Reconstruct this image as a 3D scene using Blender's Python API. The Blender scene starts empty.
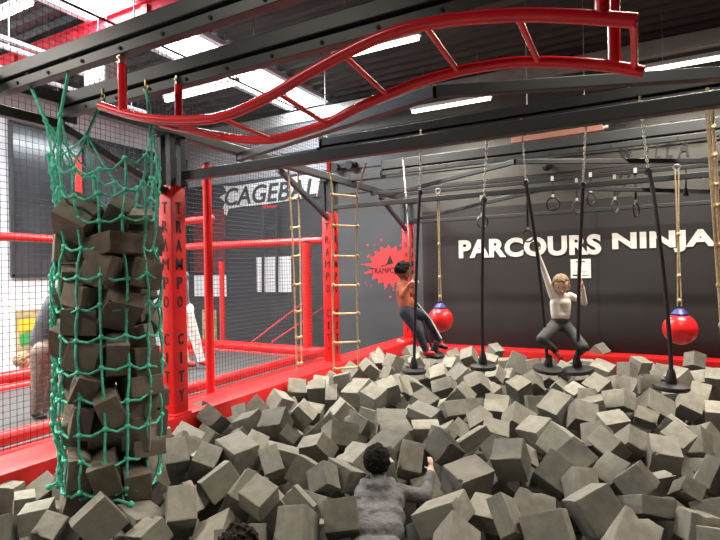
import bpy, bmesh, math, random
import numpy as np
from mathutils import Vector, Matrix, Quaternion, noise
PI = math.pi
scene = bpy.context.scene
COL = scene.collection
random.seed(11)

# ------------------------------------------------------------------ camera
FPX = 515.107
YAW, PITCH, ROLL = math.radians(28.41214), math.radians(.16923), math.radians(-1.06185)
CAM = Vector((0, 0, 1.75))
_f = Vector((-math.sin(YAW)*math.cos(PITCH), math.cos(YAW)*math.cos(PITCH), math.sin(PITCH)))
_r0 = Vector((math.cos(YAW), math.sin(YAW), 0)); _u0 = _r0.cross(_f)
_r = _r0*math.cos(ROLL)+_u0*math.sin(ROLL); _u = -_r0*math.sin(ROLL)+_u0*math.cos(ROLL)
def ray(x, y): return _f+_r*((x-360)/FPX)-_u*((y-270)/FPX)
def at(x, y, X=None, Y=None, Z=None, d=None):
    """a point of the place read off the photo: where the sight line meets X=, Y=, Z= or lies d metres ahead"""
    v = ray(x, y)
    t = d if d is not None else (X-CAM.x)/v.x if X is not None else (Y-CAM.y)/v.y if Y is not None else (Z-CAM.z)/v.z
    return CAM+v*t
cam_data = bpy.data.cameras.new('camera'); cam = bpy.data.objects.new('camera', cam_data); COL.objects.link(cam)
cam_data.sensor_width = 36; cam_data.lens = FPX/720*36; cam_data.clip_start = .05; cam_data.clip_end = 100
m = Matrix((( _r.x,_u.x,-_f.x,CAM.x),(_r.y,_u.y,-_f.y,CAM.y),(_r.z,_u.z,-_f.z,CAM.z),(0,0,0,1)))
cam.matrix_world = m
scene.camera = cam

# ------------------------------------------------------------------ materials
def mat(name, col, rough=.6, metal=0., var=0., scale=8., bump=0., bscale=60., emit=0., spec=.5, coat=0.):
    mt = bpy.data.materials.new(name); mt.use_nodes = True
    nt = mt.node_tree; b = nt.nodes['Principled BSDF']
    c = (*col, 1)
    b.inputs['Base Color'].default_value = c; b.inputs['Roughness'].default_value = rough
    b.inputs['Metallic'].default_value = metal; b.inputs['Specular IOR Level'].default_value = spec
    if coat: b.inputs['Coat Weight'].default_value = coat
    if var or bump:
        tc = nt.nodes.new('ShaderNodeTexCoord')
        if var:
            n = nt.nodes.new('ShaderNodeTexNoise'); n.inputs['Scale'].default_value = scale; n.inputs['Detail'].default_value = 5
            nt.links.new(tc.outputs['Object'], n.inputs['Vector'])
            r = nt.nodes.new('ShaderNodeValToRGB')
            r.color_ramp.elements[0].position = .3; r.color_ramp.elements[1].position = .7
            r.color_ramp.elements[0].color = (*[max(0, v*(1-var)) for v in col], 1)
            r.color_ramp.elements[1].color = (*[min(1, v*(1+var)) for v in col], 1)
            nt.links.new(n.outputs['Fac'], r.inputs['Fac']); nt.links.new(r.outputs['Color'], b.inputs['Base Color'])
        if bump:
            n2 = nt.nodes.new('ShaderNodeTexNoise'); n2.inputs['Scale'].default_value = bscale; n2.inputs['Detail'].default_value = 4
            nt.links.new(tc.outputs['Object'], n2.inputs['Vector'])
            bp = nt.nodes.new('ShaderNodeBump'); bp.inputs['Strength'].default_value = min(bump, 1); bp.inputs['Distance'].default_value = .01 if bump < 1 else .045
            nt.links.new(n2.outputs['Fac'], bp.inputs['Height']); nt.links.new(bp.outputs['Normal'], b.inputs['Normal'])
    if emit:
        b.inputs['Emission Color'].default_value = c; b.inputs['Emission Strength'].default_value = emit
    return mt
def foam_mat(name, ca, cb):
    mt = bpy.data.materials.new(name); mt.use_nodes = True
    nt = mt.node_tree; b = nt.nodes['Principled BSDF']; L = nt.links.new
    oi = nt.nodes.new('ShaderNodeObjectInfo'); tc = nt.nodes.new('ShaderNodeTexCoord')
    mx = nt.nodes.new('ShaderNodeMix'); mx.data_type = 'RGBA'
    mx.inputs[6].default_value = (*ca, 1); mx.inputs[7].default_value = (*cb, 1)
    L(oi.outputs['Random'], mx.inputs[0])
    n = nt.nodes.new('ShaderNodeTexNoise'); n.inputs['Scale'].default_value = 3.2; n.inputs['Detail'].default_value = 6
    L(tc.outputs['Object'], n.inputs['Vector'])
    mr = nt.nodes.new('ShaderNodeMapRange'); mr.inputs[1].default_value = .3; mr.inputs[2].default_value = .7
    mr.inputs[3].default_value = .8; mr.inputs[4].default_value = 1.12
    L(n.outputs['Fac'], mr.inputs[0])
    m2 = nt.nodes.new('ShaderNodeMix'); m2.data_type = 'RGBA'; m2.blend_type = 'MULTIPLY'; m2.inputs[0].default_value = 1
    L(mx.outputs[2], m2.inputs[6]); L(mr.outputs[0], m2.inputs[7]); L(m2.outputs[2], b.inputs['Base Color'])
    n2 = nt.nodes.new('ShaderNodeTexNoise'); n2.inputs['Scale'].default_value = 22; n2.inputs['Detail'].default_value = 5
    L(tc.outputs['Object'], n2.inputs['Vector'])
    bp = nt.nodes.new('ShaderNodeBump'); bp.inputs['Strength'].default_value = .12; bp.inputs['Distance'].default_value = .03
    L(n2.outputs['Fac'], bp.inputs['Height']); L(bp.outputs['Normal'], b.inputs['Normal'])
    b.inputs['Roughness'].default_value = .95; b.inputs['Specular IOR Level'].default_value = .15
    return mt
M = dict(
    foam=foam_mat('grey_foam', (.185,.178,.155), (.295,.284,.245)),
    foam_old=foam_mat('worn_brown_foam', (.165,.14,.115), (.26,.228,.186)),
    wall_dark=mat('anthracite_panel', (.03,.03,.032), .5, var=.12, scale=1.2, bump=.05, bscale=30, spec=.3),
    wall_skylit=mat('skylit_anthracite', (.075,.082,.09), .5, var=.08, scale=1.2, spec=.3),  # the dark wall again, lightened in colour for skylight
    pale_wall=mat('pale_grey_plaster', (.36,.37,.39), .8, var=.08, scale=2),
    clad=mat('grey_cladding', (.06,.059,.055), .5, var=.1, scale=2),
    white_wall=mat('white_plaster', (.72,.73,.75), .8, var=.06, scale=2),
    far_wall=mat('dark_grey_plaster', (.036,.039,.045), .7, var=.15, scale=2),
    brick=mat('dark_red_panel', (.16,.035,.04), .8, var=.25, scale=12),
    ceil=mat('black_corrugated_steel', (.028,.025,.026), .55, var=.15, scale=3),
    floor=mat('grey_concrete', (.2,.2,.2), .8, var=.15, scale=3),
    deck=mat('grey_deck', (.22,.22,.23), .7, var=.12, scale=5),
    bed=mat('dark_trampoline_mesh', (.05,.052,.056), .6, var=.15, scale=60),
    steel=mat('dark_grey_steel', (.048,.053,.058), .42, .3, var=.1, scale=6),
    steel_light=mat('galvanised_steel', (.34,.33,.31), .45, .5, var=.1, scale=6),
    zinc=mat('zinc_chain', (.55,.53,.48), .35, .9),
    brass=mat('brass_bolt', (.6,.46,.2), .35, .9),
    hole=mat('black_bolt_hole', (.01,.01,.01), .8),
    red_pipe=mat('glossy_red_paint', (.8,.014,.028), .22, coat=.4),
    red_vinyl=mat('red_vinyl', (.72,.014,.016), .4, var=.1, scale=5, bump=.12, bscale=9),
    red_roof=mat('red_roof_paint', (.55,.02,.04), .4),
    black=mat('black_paint', (.012,.012,.013), .6),
    rubber=mat('black_rubber', (.018,.018,.02), .5, var=.2, scale=20),
    ring=mat('dark_grey_ring_plastic', (.06,.06,.062), .4),
    net_green=mat('green_rope', (.12,.68,.5), .8, var=.3, scale=40, bump=.4, bscale=300),
    net_black=mat('black_netting', (.02,.02,.022), .8),
    hemp=mat('hemp_rope', (.47,.36,.22), .9, var=.25, scale=60, bump=.5, bscale=250),
    wood=mat('pale_wooden_rung', (.6,.42,.2), .6, var=.2, scale=20),
    buoy=mat('red_buoy_plastic', (.8,.02,.025), .28, var=.06, scale=6),
    blue=mat('dark_blue_cap', (.02,.03,.2), .45),
    white_paint=mat('white_lettering', (.7,.7,.68), .7, var=.05, scale=9),
    paper=mat('white_paper', (.8,.8,.78), .8),
    splat=mat('red_splat_paint', (.72,.045,.05), .7, var=.1, scale=6),
    pink=mat('pinkish_brown_housing', (.36,.17,.13), .5),
    tube=mat('lit_tube', (1,.93,.76), emit=9),
    sky=mat('bright_rooflight', (.92,.97,1.), emit=5.),
    frame_white=mat('white_frame', (.6,.64,.7), .5),
    pipe_white=mat('white_pipe', (.6,.6,.62), .4),
    hose=mat('grey_hose', (.3,.31,.36), .5),
    glass=mat('dark_glass', (.055,.06,.068), .16, spec=.8, var=.3, scale=1.5),
    sig_yellow=mat('yellow_sign', (.75,.5,.03), .6), sig_green=mat('green_sign', (.04,.32,.06), .6), tan=mat('tan_sign', (.45,.33,.18), .7, var=.3, scale=8),
    skin=mat('skin', (.66,.42,.31), .55), skin_dark=mat('brown_skin', (.2,.1,.06), .55),
    eye=mat('dark_eye', (.02,.015,.012), .3), lip=mat('lip', (.45,.16,.14), .5),
    hair_black=mat('black_hair', (.011,.009,.009), .85, spec=.15, bump=.6, bscale=120), hair_brown=mat('dark_brown_hair', (.035,.022,.018), .8, spec=.2, bump=.6, bscale=120),
    hair_blond=mat('light_brown_hair', (.24,.15,.075), .5, var=.3, scale=40, bump=.5, bscale=120),
    white_shirt=mat('white_shirt', (.74,.7,.64), .85, var=.06, scale=14, bump=.3, bscale=25),
    leggings=mat('charcoal_leggings', (.045,.047,.05), .7, var=.15, scale=14),
    red_sock=mat('red_shoe', (.5,.02,.03), .6),
    orange_top=mat('rust_orange_top', (.5,.14,.085), .85, var=.25, scale=16, bump=.3, bscale=30),
    navy=mat('navy_trousers', (.028,.036,.06), .8, var=.2, scale=14),
    grey_top=mat('grey_hooded_top', (.145,.142,.148), .9, var=.16, scale=26, bump=1., bscale=9),
    jeans=mat('blue_jeans', (.04,.07,.17), .85), white_cloth=mat('white_trousers', (.7,.7,.72), .85, var=.25, scale=14),
    slate_top=mat('slate_grey_top', (.1,.11,.14), .9, var=.2, scale=10), beige_cloth=mat('beige_trousers', (.24,.19,.17), .9, var=.3, scale=25),
)

# ------------------------------------------------------------------ helpers
def new_obj(name, me, material=None, parent=None, loc=None):
    o = bpy.data.objects.new(name, me); COL.objects.link(o)
    if material is not None and not me.materials:
        for q in (material if isinstance(material, (list, tuple)) else [material]): me.materials.append(q)
    if loc is not None: o.location = loc
    if parent is not None:
        o.parent = parent
        o.location = o.location-parent.location if loc is not None else -parent.location
        # parents are unrotated empties: children are written in world coordinates
    return o
def tag(o, label, cat, group=None, kind=None):
    o['label'] = label; o['category'] = cat
    if group: o['group'] = group
    if kind: o['kind'] = kind
    return o
def thing(name, label, cat, loc, group=None):
    o = bpy.data.objects.new(name, None); COL.objects.link(o); o.location = loc; o.empty_display_size = .1
    return tag(o, label, cat, group)
def struct(o):
    o['kind'] = 'structure'; return o
class MB:
    """collects shapes, then links them as one mesh object"""
    def __init__(s): s.bm = bmesh.new()
    def box(s, c, size, rot=None, bev=0.):
        g = bmesh.ops.create_cube(s.bm, size=1)['verts']
        mt = Matrix.Translation(Vector(c)) @ (rot.to_4x4() if rot is not None else Matrix.Identity(4)) @ Matrix.Diagonal((*size, 1))
        bmesh.ops.transform(s.bm, matrix=mt, verts=g)
        if bev:
            ed = list({e for v in g for e in v.link_edges})
            bmesh.ops.bevel(s.bm, geom=ed, offset=bev, segments=2, affect='EDGES', profile=.5)
        return s
    def bar(s, a, b, w, h, up=Vector((0, 0, 1)), bev=0.):
        a, b = Vector(a), Vector(b); d = b-a; x = d.normalized(); y = up.cross(x).normalized(); z = x.cross(y)
        return s.box((a+b)/2, (d.length, w, h), Matrix((x, y, z)).transposed(), bev)
    def tube(s, pts, r, n=10, cap=True, closed=False):
        pts = [Vector(p) for p in pts]; k = len(pts)
        rs = r if isinstance(r, (list, tuple)) else [r]*k
        rings = []; prev = None
        for i, p in enumerate(pts):
            if closed: t = pts[(i+1) % k]-pts[i-1]
            else: t = pts[min(i+1, k-1)]-pts[max(i-1, 0)]
            t = t.normalized() if t.length > 1e-9 else Vector((0, 0, 1))
            if prev is None:
                a = Vector((0, 0, 1)) if abs(t.z) < .9 else Vector((1, 0, 0))
                nrm = t.cross(a).normalized()
            else: nrm = (prev-t*prev.dot(t)).normalized()
            prev = nrm; bn = t.cross(nrm)
            rings.append([s.bm.verts.new(p+(nrm*math.cos(2*PI*j/n)+bn*math.sin(2*PI*j/n))*rs[i]) for j in range(n)])
        for i in range(k if closed else k-1):
            A, B = rings[i], rings[(i+1) % k]
            for j in range(n): s.bm.faces.new((A[j], A[(j+1) % n], B[(j+1) % n], B[j]))
        if cap and not closed and n > 2:
            s.bm.faces.new(rings[0][::-1]); s.bm.faces.new(rings[-1])
        return s
    def ball(s, c, r, u=14, v=10, scale=(1, 1, 1), rot=None):
        g = bmesh.ops.create_uvsphere(s.bm, u_segments=u, v_segments=v, radius=1)['verts']
        sc = Matrix.Diagonal((r*scale[0], r*scale[1], r*scale[2], 1))
        bmesh.ops.transform(s.bm, matrix=Matrix.Translation(Vector(c)) @ (rot.to_4x4() if rot is not None else Matrix.Identity(4)) @ sc, verts=g)
        return s
    def lathe(s, c, prof, n=24, rot=None):
        c = Vector(c); rings = []
        for (r, z) in prof:
            ring = []
            for j in range(n):
                p = Vector((r*math.cos(2*PI*j/n), r*math.sin(2*PI*j/n), z))
                if rot is not None: p = rot @ p
                ring.append(s.bm.verts.new(c+p))
            rings.append(ring)
        for A, B in zip(rings, rings[1:]):
            for j in range(n): s.bm.faces.new((A[j], A[(j+1) % n], B[(j+1) % n], B[j]))
        s.bm.faces.new(rings[0][::-1]); s.bm.faces.new(rings[-1]); return s
    def torus(s, c, R, r, rot, n=20, k=8, sx=1.):
        pts = [Vector(c)+rot @ Vector((R*math.cos(2*PI*i/n)*sx, R*math.sin(2*PI*i/n), 0)) for i in range(n)]
        return s.tube(pts, r, k, closed=True)
    def prism(s, poly, depth, frame):
        """poly of 2-d points extruded along the frame's third axis; frame = (origin, x, y, z)"""
        o, x, y, z = frame
        a = [s.bm.verts.new(o+x*p[0]+y*p[1]) for p in poly]; b = [s.bm.verts.new(o+x*p[0]+y*p[1]+z*depth) for p in poly]
        s.bm.faces.new(a[::-1]); s.bm.faces.new(b)
        for i in range(len(poly)):
            j = (i+1) % len(poly); s.bm.faces.new((a[i], a[j], b[j], b[i]))
        return s
    def build(s, name, material, parent=None, smooth=False, angle=40):
        bmesh.ops.recalc_face_normals(s.bm, faces=s.bm.faces)
        me = bpy.data.meshes.new(name); s.bm.to_mesh(me); s.bm.free()
        if smooth:
            me.polygons.foreach_set('use_smooth', [True]*len(me.polygons))
            me.set_sharp_from_angle(angle=math.radians(angle))
        o = new_obj(name, me, material)
        if parent is not None:
            o.parent = parent; o.location = -parent.location if parent.type == 'EMPTY' else Vector()
        return o
def settle(o):
    """put a one-mesh thing's origin at the middle of its base"""
    me = o.data; n = len(me.vertices); co = np.empty(n*3); me.vertices.foreach_get('co', co); co = co.reshape(-1, 3)
    c = Vector(((co[:, 0].min()+co[:, 0].max())/2, (co[:, 1].min()+co[:, 1].max())/2, co[:, 2].min()))
    me.transform(Matrix.Translation(-c)); o.location = c
    return o
DG = None
def text_bm(s, size, bold=0., shear=0., space=1., depth=.004):
    cu = bpy.data.curves.new('lettering', 'FONT'); cu.body = s; cu.size = size; cu.offset = bold; cu.shear = shear
    cu.space_character = space; cu.extrude = depth/2; cu.resolution_u = 4
    o = bpy.data.objects.new('lettering', cu); COL.objects.link(o)
    dg = bpy.context.evaluated_depsgraph_get(); me = bpy.data.meshes.new_from_object(o.evaluated_get(dg))
    bpy.data.objects.remove(o); bpy.data.curves.remove(cu)
    return me
def text_on(name, s, origin, xa, ya, material, parent=None, w=None, h=None, bold=0., shear=0., space=1., depth=.006, center=False):
    """text laid on a surface: origin is its lower left corner, fitted to width w and height h"""
    me = text_bm(s, 1., bold, shear, space)
    co = np.empty(len(me.vertices)*3); me.vertices.foreach_get('co', co); co = co.reshape(-1, 3)
    lo, hi = co.min(0), co.max(0); sp = hi-lo
    sy = h/sp[1] if h else w/sp[0]; sx = w/sp[0] if w else sy
    xa, ya = Vector(xa), Vector(ya); za = xa.cross(ya)
    q = (co-lo)*np.array([sx, sy, 0])
    if center: q[:, 0] -= sp[0]*sx/2
    zz = (co[:, 2]-lo[2])/max(sp[2], 1e-6)*depth
    P = np.outer(q[:, 0], xa)+np.outer(q[:, 1], ya)+np.outer(zz, za)+np.array(origin)
    me.vertices.foreach_set('co', P.ravel()); me.update()
    me.materials.clear()
    o = new_obj(name, me, material)
    if parent is not None: o.parent = parent; o.location = -parent.location
    return o
def join_bm(dst, me):
    dst.bm.from_mesh(me)
XAX, YAX, ZAX = Vector((1, 0, 0)), Vector((0, 1, 0)), Vector((0, 0, 1))
def rot_to(z, spin=0.):
    return Vector((0, 0, 1)).rotation_difference(Vector(z).normalized()).to_matrix() @ Matrix.Rotation(spin, 3, 'Z')

EXPOSURE = 0.0
# ------------------------------------------------------------------ people
def cone(mb, a, ra, b, rb, n=14):
    a, b = Vector(a), Vector(b)
    mb.ball(a, ra, n, 10); mb.ball(b, rb, n, 10)
    if (b-a).length > 1e-5: mb.tube([a, b], [ra, rb], n)
def fuse(name, mb, vox, smooth=3):
    """one continuous skin round all the shapes"""
    o = mb.build(name, None or M['skin'])
    md = o.modifiers.new('remesh', 'REMESH'); md.mode = 'VOXEL'; md.voxel_size = vox; md.use_smooth_shade = True
    dg = bpy.context.evaluated_depsgraph_get(); me = bpy.data.meshes.new_from_object(o.evaluated_get(dg))
    old = o.data; bpy.data.objects.remove(o); bpy.data.meshes.remove(old)
    bm = bmesh.new(); bm.from_mesh(me)
    for _ in range(smooth): bmesh.ops.smooth_vert(bm, verts=bm.verts, factor=.5, use_axis_x=True, use_axis_y=True, use_axis_z=True)
    bm.to_mesh(me); bm.free()
    me.polygons.foreach_set('use_smooth', [True]*len(me.polygons))
    return me
def figure(name, label, segs, head, mats, vox=.008, hair=None, group=None, base=None):
    """segs: (a, ra, b, rb, material) tapered limbs; head: dict c, r, face, up, look"""
    mb = MB(); S = []
    def seg(a, ra, b, rb, m): cone(mb, a, ra, b, rb); S.append((Vector(a), ra, Vector(b), rb, m))
    for s in segs: seg(*s)
    hc = Vector(head['c']); R = head['r']; fw = Vector(head['face']).normalized(); up = Vector(head['up']); up = (up-fw*up.dot(fw)).normalized(); sd = fw.cross(up)
    sk = head.get('skin', 'skin')
    Rm = Matrix((sd, fw, up)).transposed()
    mb.ball(hc+up*R*.12, R, 18, 14, (.84, .98, 1.0), Rm); S.append((hc+up*R*.12, R*.9, hc, R*.9, sk))
    seg(hc-up*R*.35+fw*R*.25, R*.68, hc-up*R*.72+fw*R*.46, R*.36, sk)            # jaw and chin
    seg(hc+fw*R*.86-up*R*.02, R*.10, hc+fw*R*1.08-up*R*.30, R*.14, sk)            # nose
    for s in (-1, 1):
        seg(hc+sd*s*R*.84-fw*R*.05+up*R*.02, R*.13, hc+sd*s*R*.84-fw*R*.02-up*R*.2, R*.10, sk)   # ear
        e = hc+sd*s*R*.34+fw*R*.86+up*R*.06; S.append((e+fw*R*.03, R*.07, e+fw*R*.03+sd*s*R*.04, R*.07, 'eye'))
        e = hc+sd*s*R*.36+fw*R*.9+up*R*.30; S.append((e-sd*R*.12, R*.07, e+sd*R*.12, R*.07, head.get('brow', 'hair_brown')))
    q = hc+fw*R*.84-up*R*.52; S.append((q-sd*R*.2, R*.1, q+sd*R*.2, R*.1, 'lip'))
    me = fuse('body', mb, vox, head.get('sm', 4))
    names = []
    for s in S:
        if s[4] not in names: names.append(s[4])
    me.materials.clear()
    for nme in names: me.materials.append(M[nme])
    n = len(me.polygons); C = np.empty(n*3); me.polygons.foreach_get('center', C); C = C.reshape(-1, 3)
    best = np.full(n, 1e9); idx = np.zeros(n, int)
    for (a, ra, b, rb, m_) in S:
        A, B = np.array(a), np.array(b); d = B-A; L = d@d+1e-12
        t = np.clip(((C-A)@d)/L, 0, 1); dist = np.linalg.norm(C-A-t[:, None]*d, axis=1)-(ra+(rb-ra)*t)
        if m_ in ('eye', 'lip') or (m_ == head.get('brow', 'hair_brown') and ra < R*.08): dist = np.where(dist < 0, -1., 1e9)
        w = dist < best; best[w] = dist[w]; idx[w] = names.index(m_)
    me.polygons.foreach_set('material_index', idx.astype(np.int32)); me.update()
    base = Vector(base) if base is not None else Vector((hc.x, hc.y, C[:, 2].min()))
    t = thing('person', label, 'person', base, group)
    o = new_obj('body', me); o.parent = t; o.location = -base
    if hair:
        hb = MB()
        hair(hb, hc, R, fw, up, sd)
        hm = fuse('hair', hb, head.get('hvox', .007), head.get('hsm', 1)); hm.materials.clear(); hm.materials.append(M[head['hair']])
        h = new_obj('hair', hm); h.parent = t; h.location = -base
    return t
def hand(segs, wrist, palm, fingdir, thumbside, m='skin', size=1., curl=.9, r=.0075):
    """palm normal, finger direction and thumb side give a hand with five bent fingers"""
    w = Vector(wrist); f = Vector(fingdir).normalized(); nrm = Vector(palm).normalized(); nrm = (nrm-f*nrm.dot(f)).normalized(); s = Vector(thumbside); s = (s-f*s.dot(f)-nrm*s.dot(nrm)).normalized()
    L = .075*size
    for k in (-1.2, -.4, .4, 1.2): segs.append((w+s*k*.006*size, r*1.35*size, w+f*L*.8+s*k*.012*size, r*1.1*size, m))
    for k, ln in ((1.5, .85), (.5, 1.), (-.5, .95), (-1.5, .75)):
        p = w+f*L*.85+s*k*.0125*size; d = f; ll = .026*size*ln
        for j in range(3):
            d = (d+nrm*curl*(.55+.2*j)).normalized(); q = p+d*ll; segs.append((p, r*(1-.08*j)*size, q, r*(.92-.08*j)*size, m)); p = q; ll *= .8
    p = w+f*L*.25+s*.02*size; q = p+(f*.5+s*.8+nrm*.35).normalized()*.03*size; segs.append((p, r*1.25*size, q, r*1.05*size, m))
    segs.append((q, r*1.05*size, q+(f*.8+nrm*.6).normalized()*.026*size, r*.85*size, m))

def cap_hair(thick=1.08, back=0., tail=None, fringe=.25, side=-.1):
    def f(hb, hc, R, fw, up, sd):
        rn = random.Random(4)
        for i in range(150):
            z = 1-2*(i+.5)/150; a = i*2.39996; v = Vector((math.sqrt(1-z*z)*math.cos(a), math.sqrt(1-z*z)*math.sin(a), z))
            p = sd*v.x*.84+fw*v.y*.98+up*v.z
            if v.z < side and v.y > -.2: continue
            if v.z < -.55: continue
            if v.y > .35 and v.z < fringe+.35: continue
            hb.ball(hc+up*R*.12+p*R*(thick-.12), R*.2, 8, 6)
        if tail:
            P = [hc+fw*R*q[0]+up*R*q[1]+sd*R*q[2] for q in tail]
            for a, b in zip(P, P[1:]): cone(hb, a, R*.26, b, R*.2, 8)
    return f
def curly_hair(thick=1.16, n=230, side=-.25, seed=2, low=-.7, rr=(.13, .22)):
    def f(hb, hc, R, fw, up, sd):
        rn = random.Random(seed)
        for i in range(n):
            z = 1-2*(i+.5)/n; a = i*2.39996; v = Vector((math.sqrt(1-z*z)*math.cos(a), math.sqrt(1-z*z)*math.sin(a), z))
            p = sd*v.x*.86+fw*v.y*.98+up*v.z
            if v.z < low or (v.y > .3 and v.z < .45) or (v.z < side and v.y > -.1): continue
            c = hc+up*R*.12+p*R*(thick-.12+rn.uniform(-.08, .1))
            hb.ball(c, R*rn.uniform(*rr), 8, 6, (1, 1, 1))
            if rn.random() < .5:
                tn = p.cross(Vector((rn.uniform(-1, 1), rn.uniform(-1, 1), rn.uniform(-1, 1)))).normalized()
                pts = [c+p*R*.16*math.sin(PI*k/6)+tn*R*.34*(k/6-.5) for k in range(7)]; hb.tube(pts, R*.065, 6)
    return f

# girl on the swings (one pixel is about one centimetre here)
def J(px, py, d): return at(px, py, d=d)
toC = (CAM-J(561, 285, 5.2)).normalized(); RT = _r.copy(); FW = _f.copy(); UPV = Vector((0, 0, 1))
D = 5.22; sg = []
hipL, hipR = J(554.5, 326, D+.03), J(565.5, 326, D+.03); wai = J(560, 317, D+.01); che = J(560.5, 303, D); 
sg += [(hipL, .062, hipR, .062, 'leggings'), (J(556, 320, D+.01), .05, J(564, 320, D+.01), .05, 'leggings'),
       (J(556, 315, D), .05, J(565, 315, D), .05, 'white_shirt'), (J(555.5, 303, D), .056, J(565.5, 303, D), .056, 'white_shirt'),
       (J(556, 315, D), .05, J(555.5, 303, D), .056, 'white_shirt'), (J(565, 315, D), .05, J(565.5, 303, D), .056, 'white_shirt'),
       (J(552.5, 296, D), .037, J(569, 297, D), .037, 'white_shirt'), (J(560.5, 296, D), .034, J(561, 288, D-.01), .029, 'skin')]
kL = J(541, 339, D-.26); aL = J(555, 350, D+.02); tL = J(560.5, 358, D-.06)
sg += [(hipL, .066, kL, .047, 'leggings'), (kL, .047, aL, .033, 'leggings'), (aL, .033, J(557, 354, D), .03, 'red_sock'), (aL+Vector((0, 0, -.02)), .03, tL, .024, 'red_sock')]
kR = J(584, 347, D-.22); aR = J(577, 355, D+.06); tR = J(580, 363, D-.06)
sg += [(hipR, .066, kR, .048, 'leggings'), (kR, .048, aR, .033, 'leggings'), (aR, .031, J(577, 360, D+.03), .03, 'red_sock'), (J(577, 361, D+.04), .03, tR, .024, 'rubber')]
sL, sR = J(552, 294, D), J(570, 295.5, D)
eL = J(544.5, 272, D-.02); wL = J(539, 256.5, 5.16)
sg += [(sL, .037, eL, .028, 'white_shirt'), (eL, .028, wL, .021, 'white_shirt'), (wL, .0185, J(538.5, 254, 5.15), .018, 'skin')]
hand(sg, J(538.5, 254.5, 5.145), FW*-.2+RT*.6, UPV+RT*-.05, FW*-1+RT*.2, size=.78, curl=1.0)
eR = J(584.5, 303, D-.02); wR = J(582.5, 288, 5.12)
sg += [(sR, .037, eR, .03, 'white_shirt'), (eR, .029, wR, .022, 'white_shirt'), (wR, .0185, J(582, 285, 5.11), .018, 'skin')]
hand(sg, J(582, 285.5, 5.10), RT*-.8-FW*.2, UPV+RT*-.08, FW*-1, size=.78, curl=1.0)
figure('person', 'girl in white top and charcoal leggings crouching between two disc swings', sg,
       dict(c=J(561, 284, D-.03), r=.089, face=toC*.9+UPV*-.55+RT*.12, up=UPV+toC*.5, hair='hair_blond', brow='skin', hvox=.006), None, .0075,
       cap_hair(1.05, tail=[(-.8, .2, -.3), (-.8, -.2, -.7), (-.6, -.7, -.85), (-.5, -1.05, -.85)], fringe=.22, side=-.1))

# boy in orange standing on a swing, leaning back
D = 5.83; sg = []
hip = J(408.5, 312, D); 
sg += [(J(406, 311, D-.04), .068, J(411, 312, D+.05), .066, 'navy'), (J(404.5, 303, D), .075, J(409, 303, D+.02), .07, 'orange_top'), (J(402.5, 291, D), .076, J(406, 290, D+.03), .074, 'orange_top'),
       (J(404.5, 303, D), .075, J(402.5, 291, D), .076, 'orange_top'), (J(400.5, 284.5, D-.08), .047, J(404.5, 284, D+.1), .045, 'orange_top'), (J(402.5, 284, D), .042, J(403.2, 277, D), .036, 'skin_dark')]
k1 = J(417.5, 331, D-.12); a1 = J(425.5, 349, D-.1)
sg += [(J(406, 313, D-.05), .078, k1, .056, 'navy'), (k1, .056, a1, .04, 'navy'), (a1, .036, J(427, 352.5, D-.1), .036, 'red_sock'), (J(425, 353, D-.1), .032, J(433, 353.5, D-.14), .027, 'red_sock')]
k2 = J(426.5, 318, D+.1); a2 = J(439.5, 340, D+.04)
sg += [(J(411, 311, D+.05), .076, k2, .054, 'navy'), (k2, .054, a2, .038, 'navy'), (a2, .034, J(441, 344, D+.03), .034, 'red_sock'), (J(440, 345.5, D+.02), .03, J(446, 347.5, D-.03), .026, 'rubber')]
# white stripe along the outer leg
e1 = J(402.5, 296, D-.16); w1 = J(409.5, 284.5, D-.17)
sg += [(J(400.5, 285.5, D-.09), .044, e1, .036, 'orange_top'), (e1, .036, w1, .026, 'orange_top'), (w1, .022, J(411, 283, D-.17), .021, 'skin_dark')]
hand(sg, J(411, 283, D-.17), FW*.9+RT*.2, RT+UPV*.15, UPV, 'skin', .85, .7)
e2 = J(411, 294, D+.1); w2 = J(412.5, 284, D-.02)
sg += [(J(404.5, 285, D+.1), .042, e2, .035, 'orange_top'), (e2, .035, w2, .026, 'orange_top')]
hand(sg, J(412.5, 282.5, D-.04), FW*-.6+RT*.6, UPV, RT*-1, 'skin', .85, .9)
b1 = figure('person', 'boy in rust orange top and navy trousers leaning back on a disc swing', sg,
       dict(c=J(403, 271, D), r=.098, face=RT*.75+FW*.5+UPV*-.15, up=UPV+RT*-.1, skin='skin_dark', hair='hair_black', brow='hair_black'), None, .008,
       curly_hair(1.05, 200, .05, 6, -.55, (.12, .17)))
MB().tube([J(417, 303, D-.02), J(431, 320, D+.05), J(441.5, 338.5, D-.02)], .009, 6).build('leg_stripe', M['white_paint'], b1)

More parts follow.
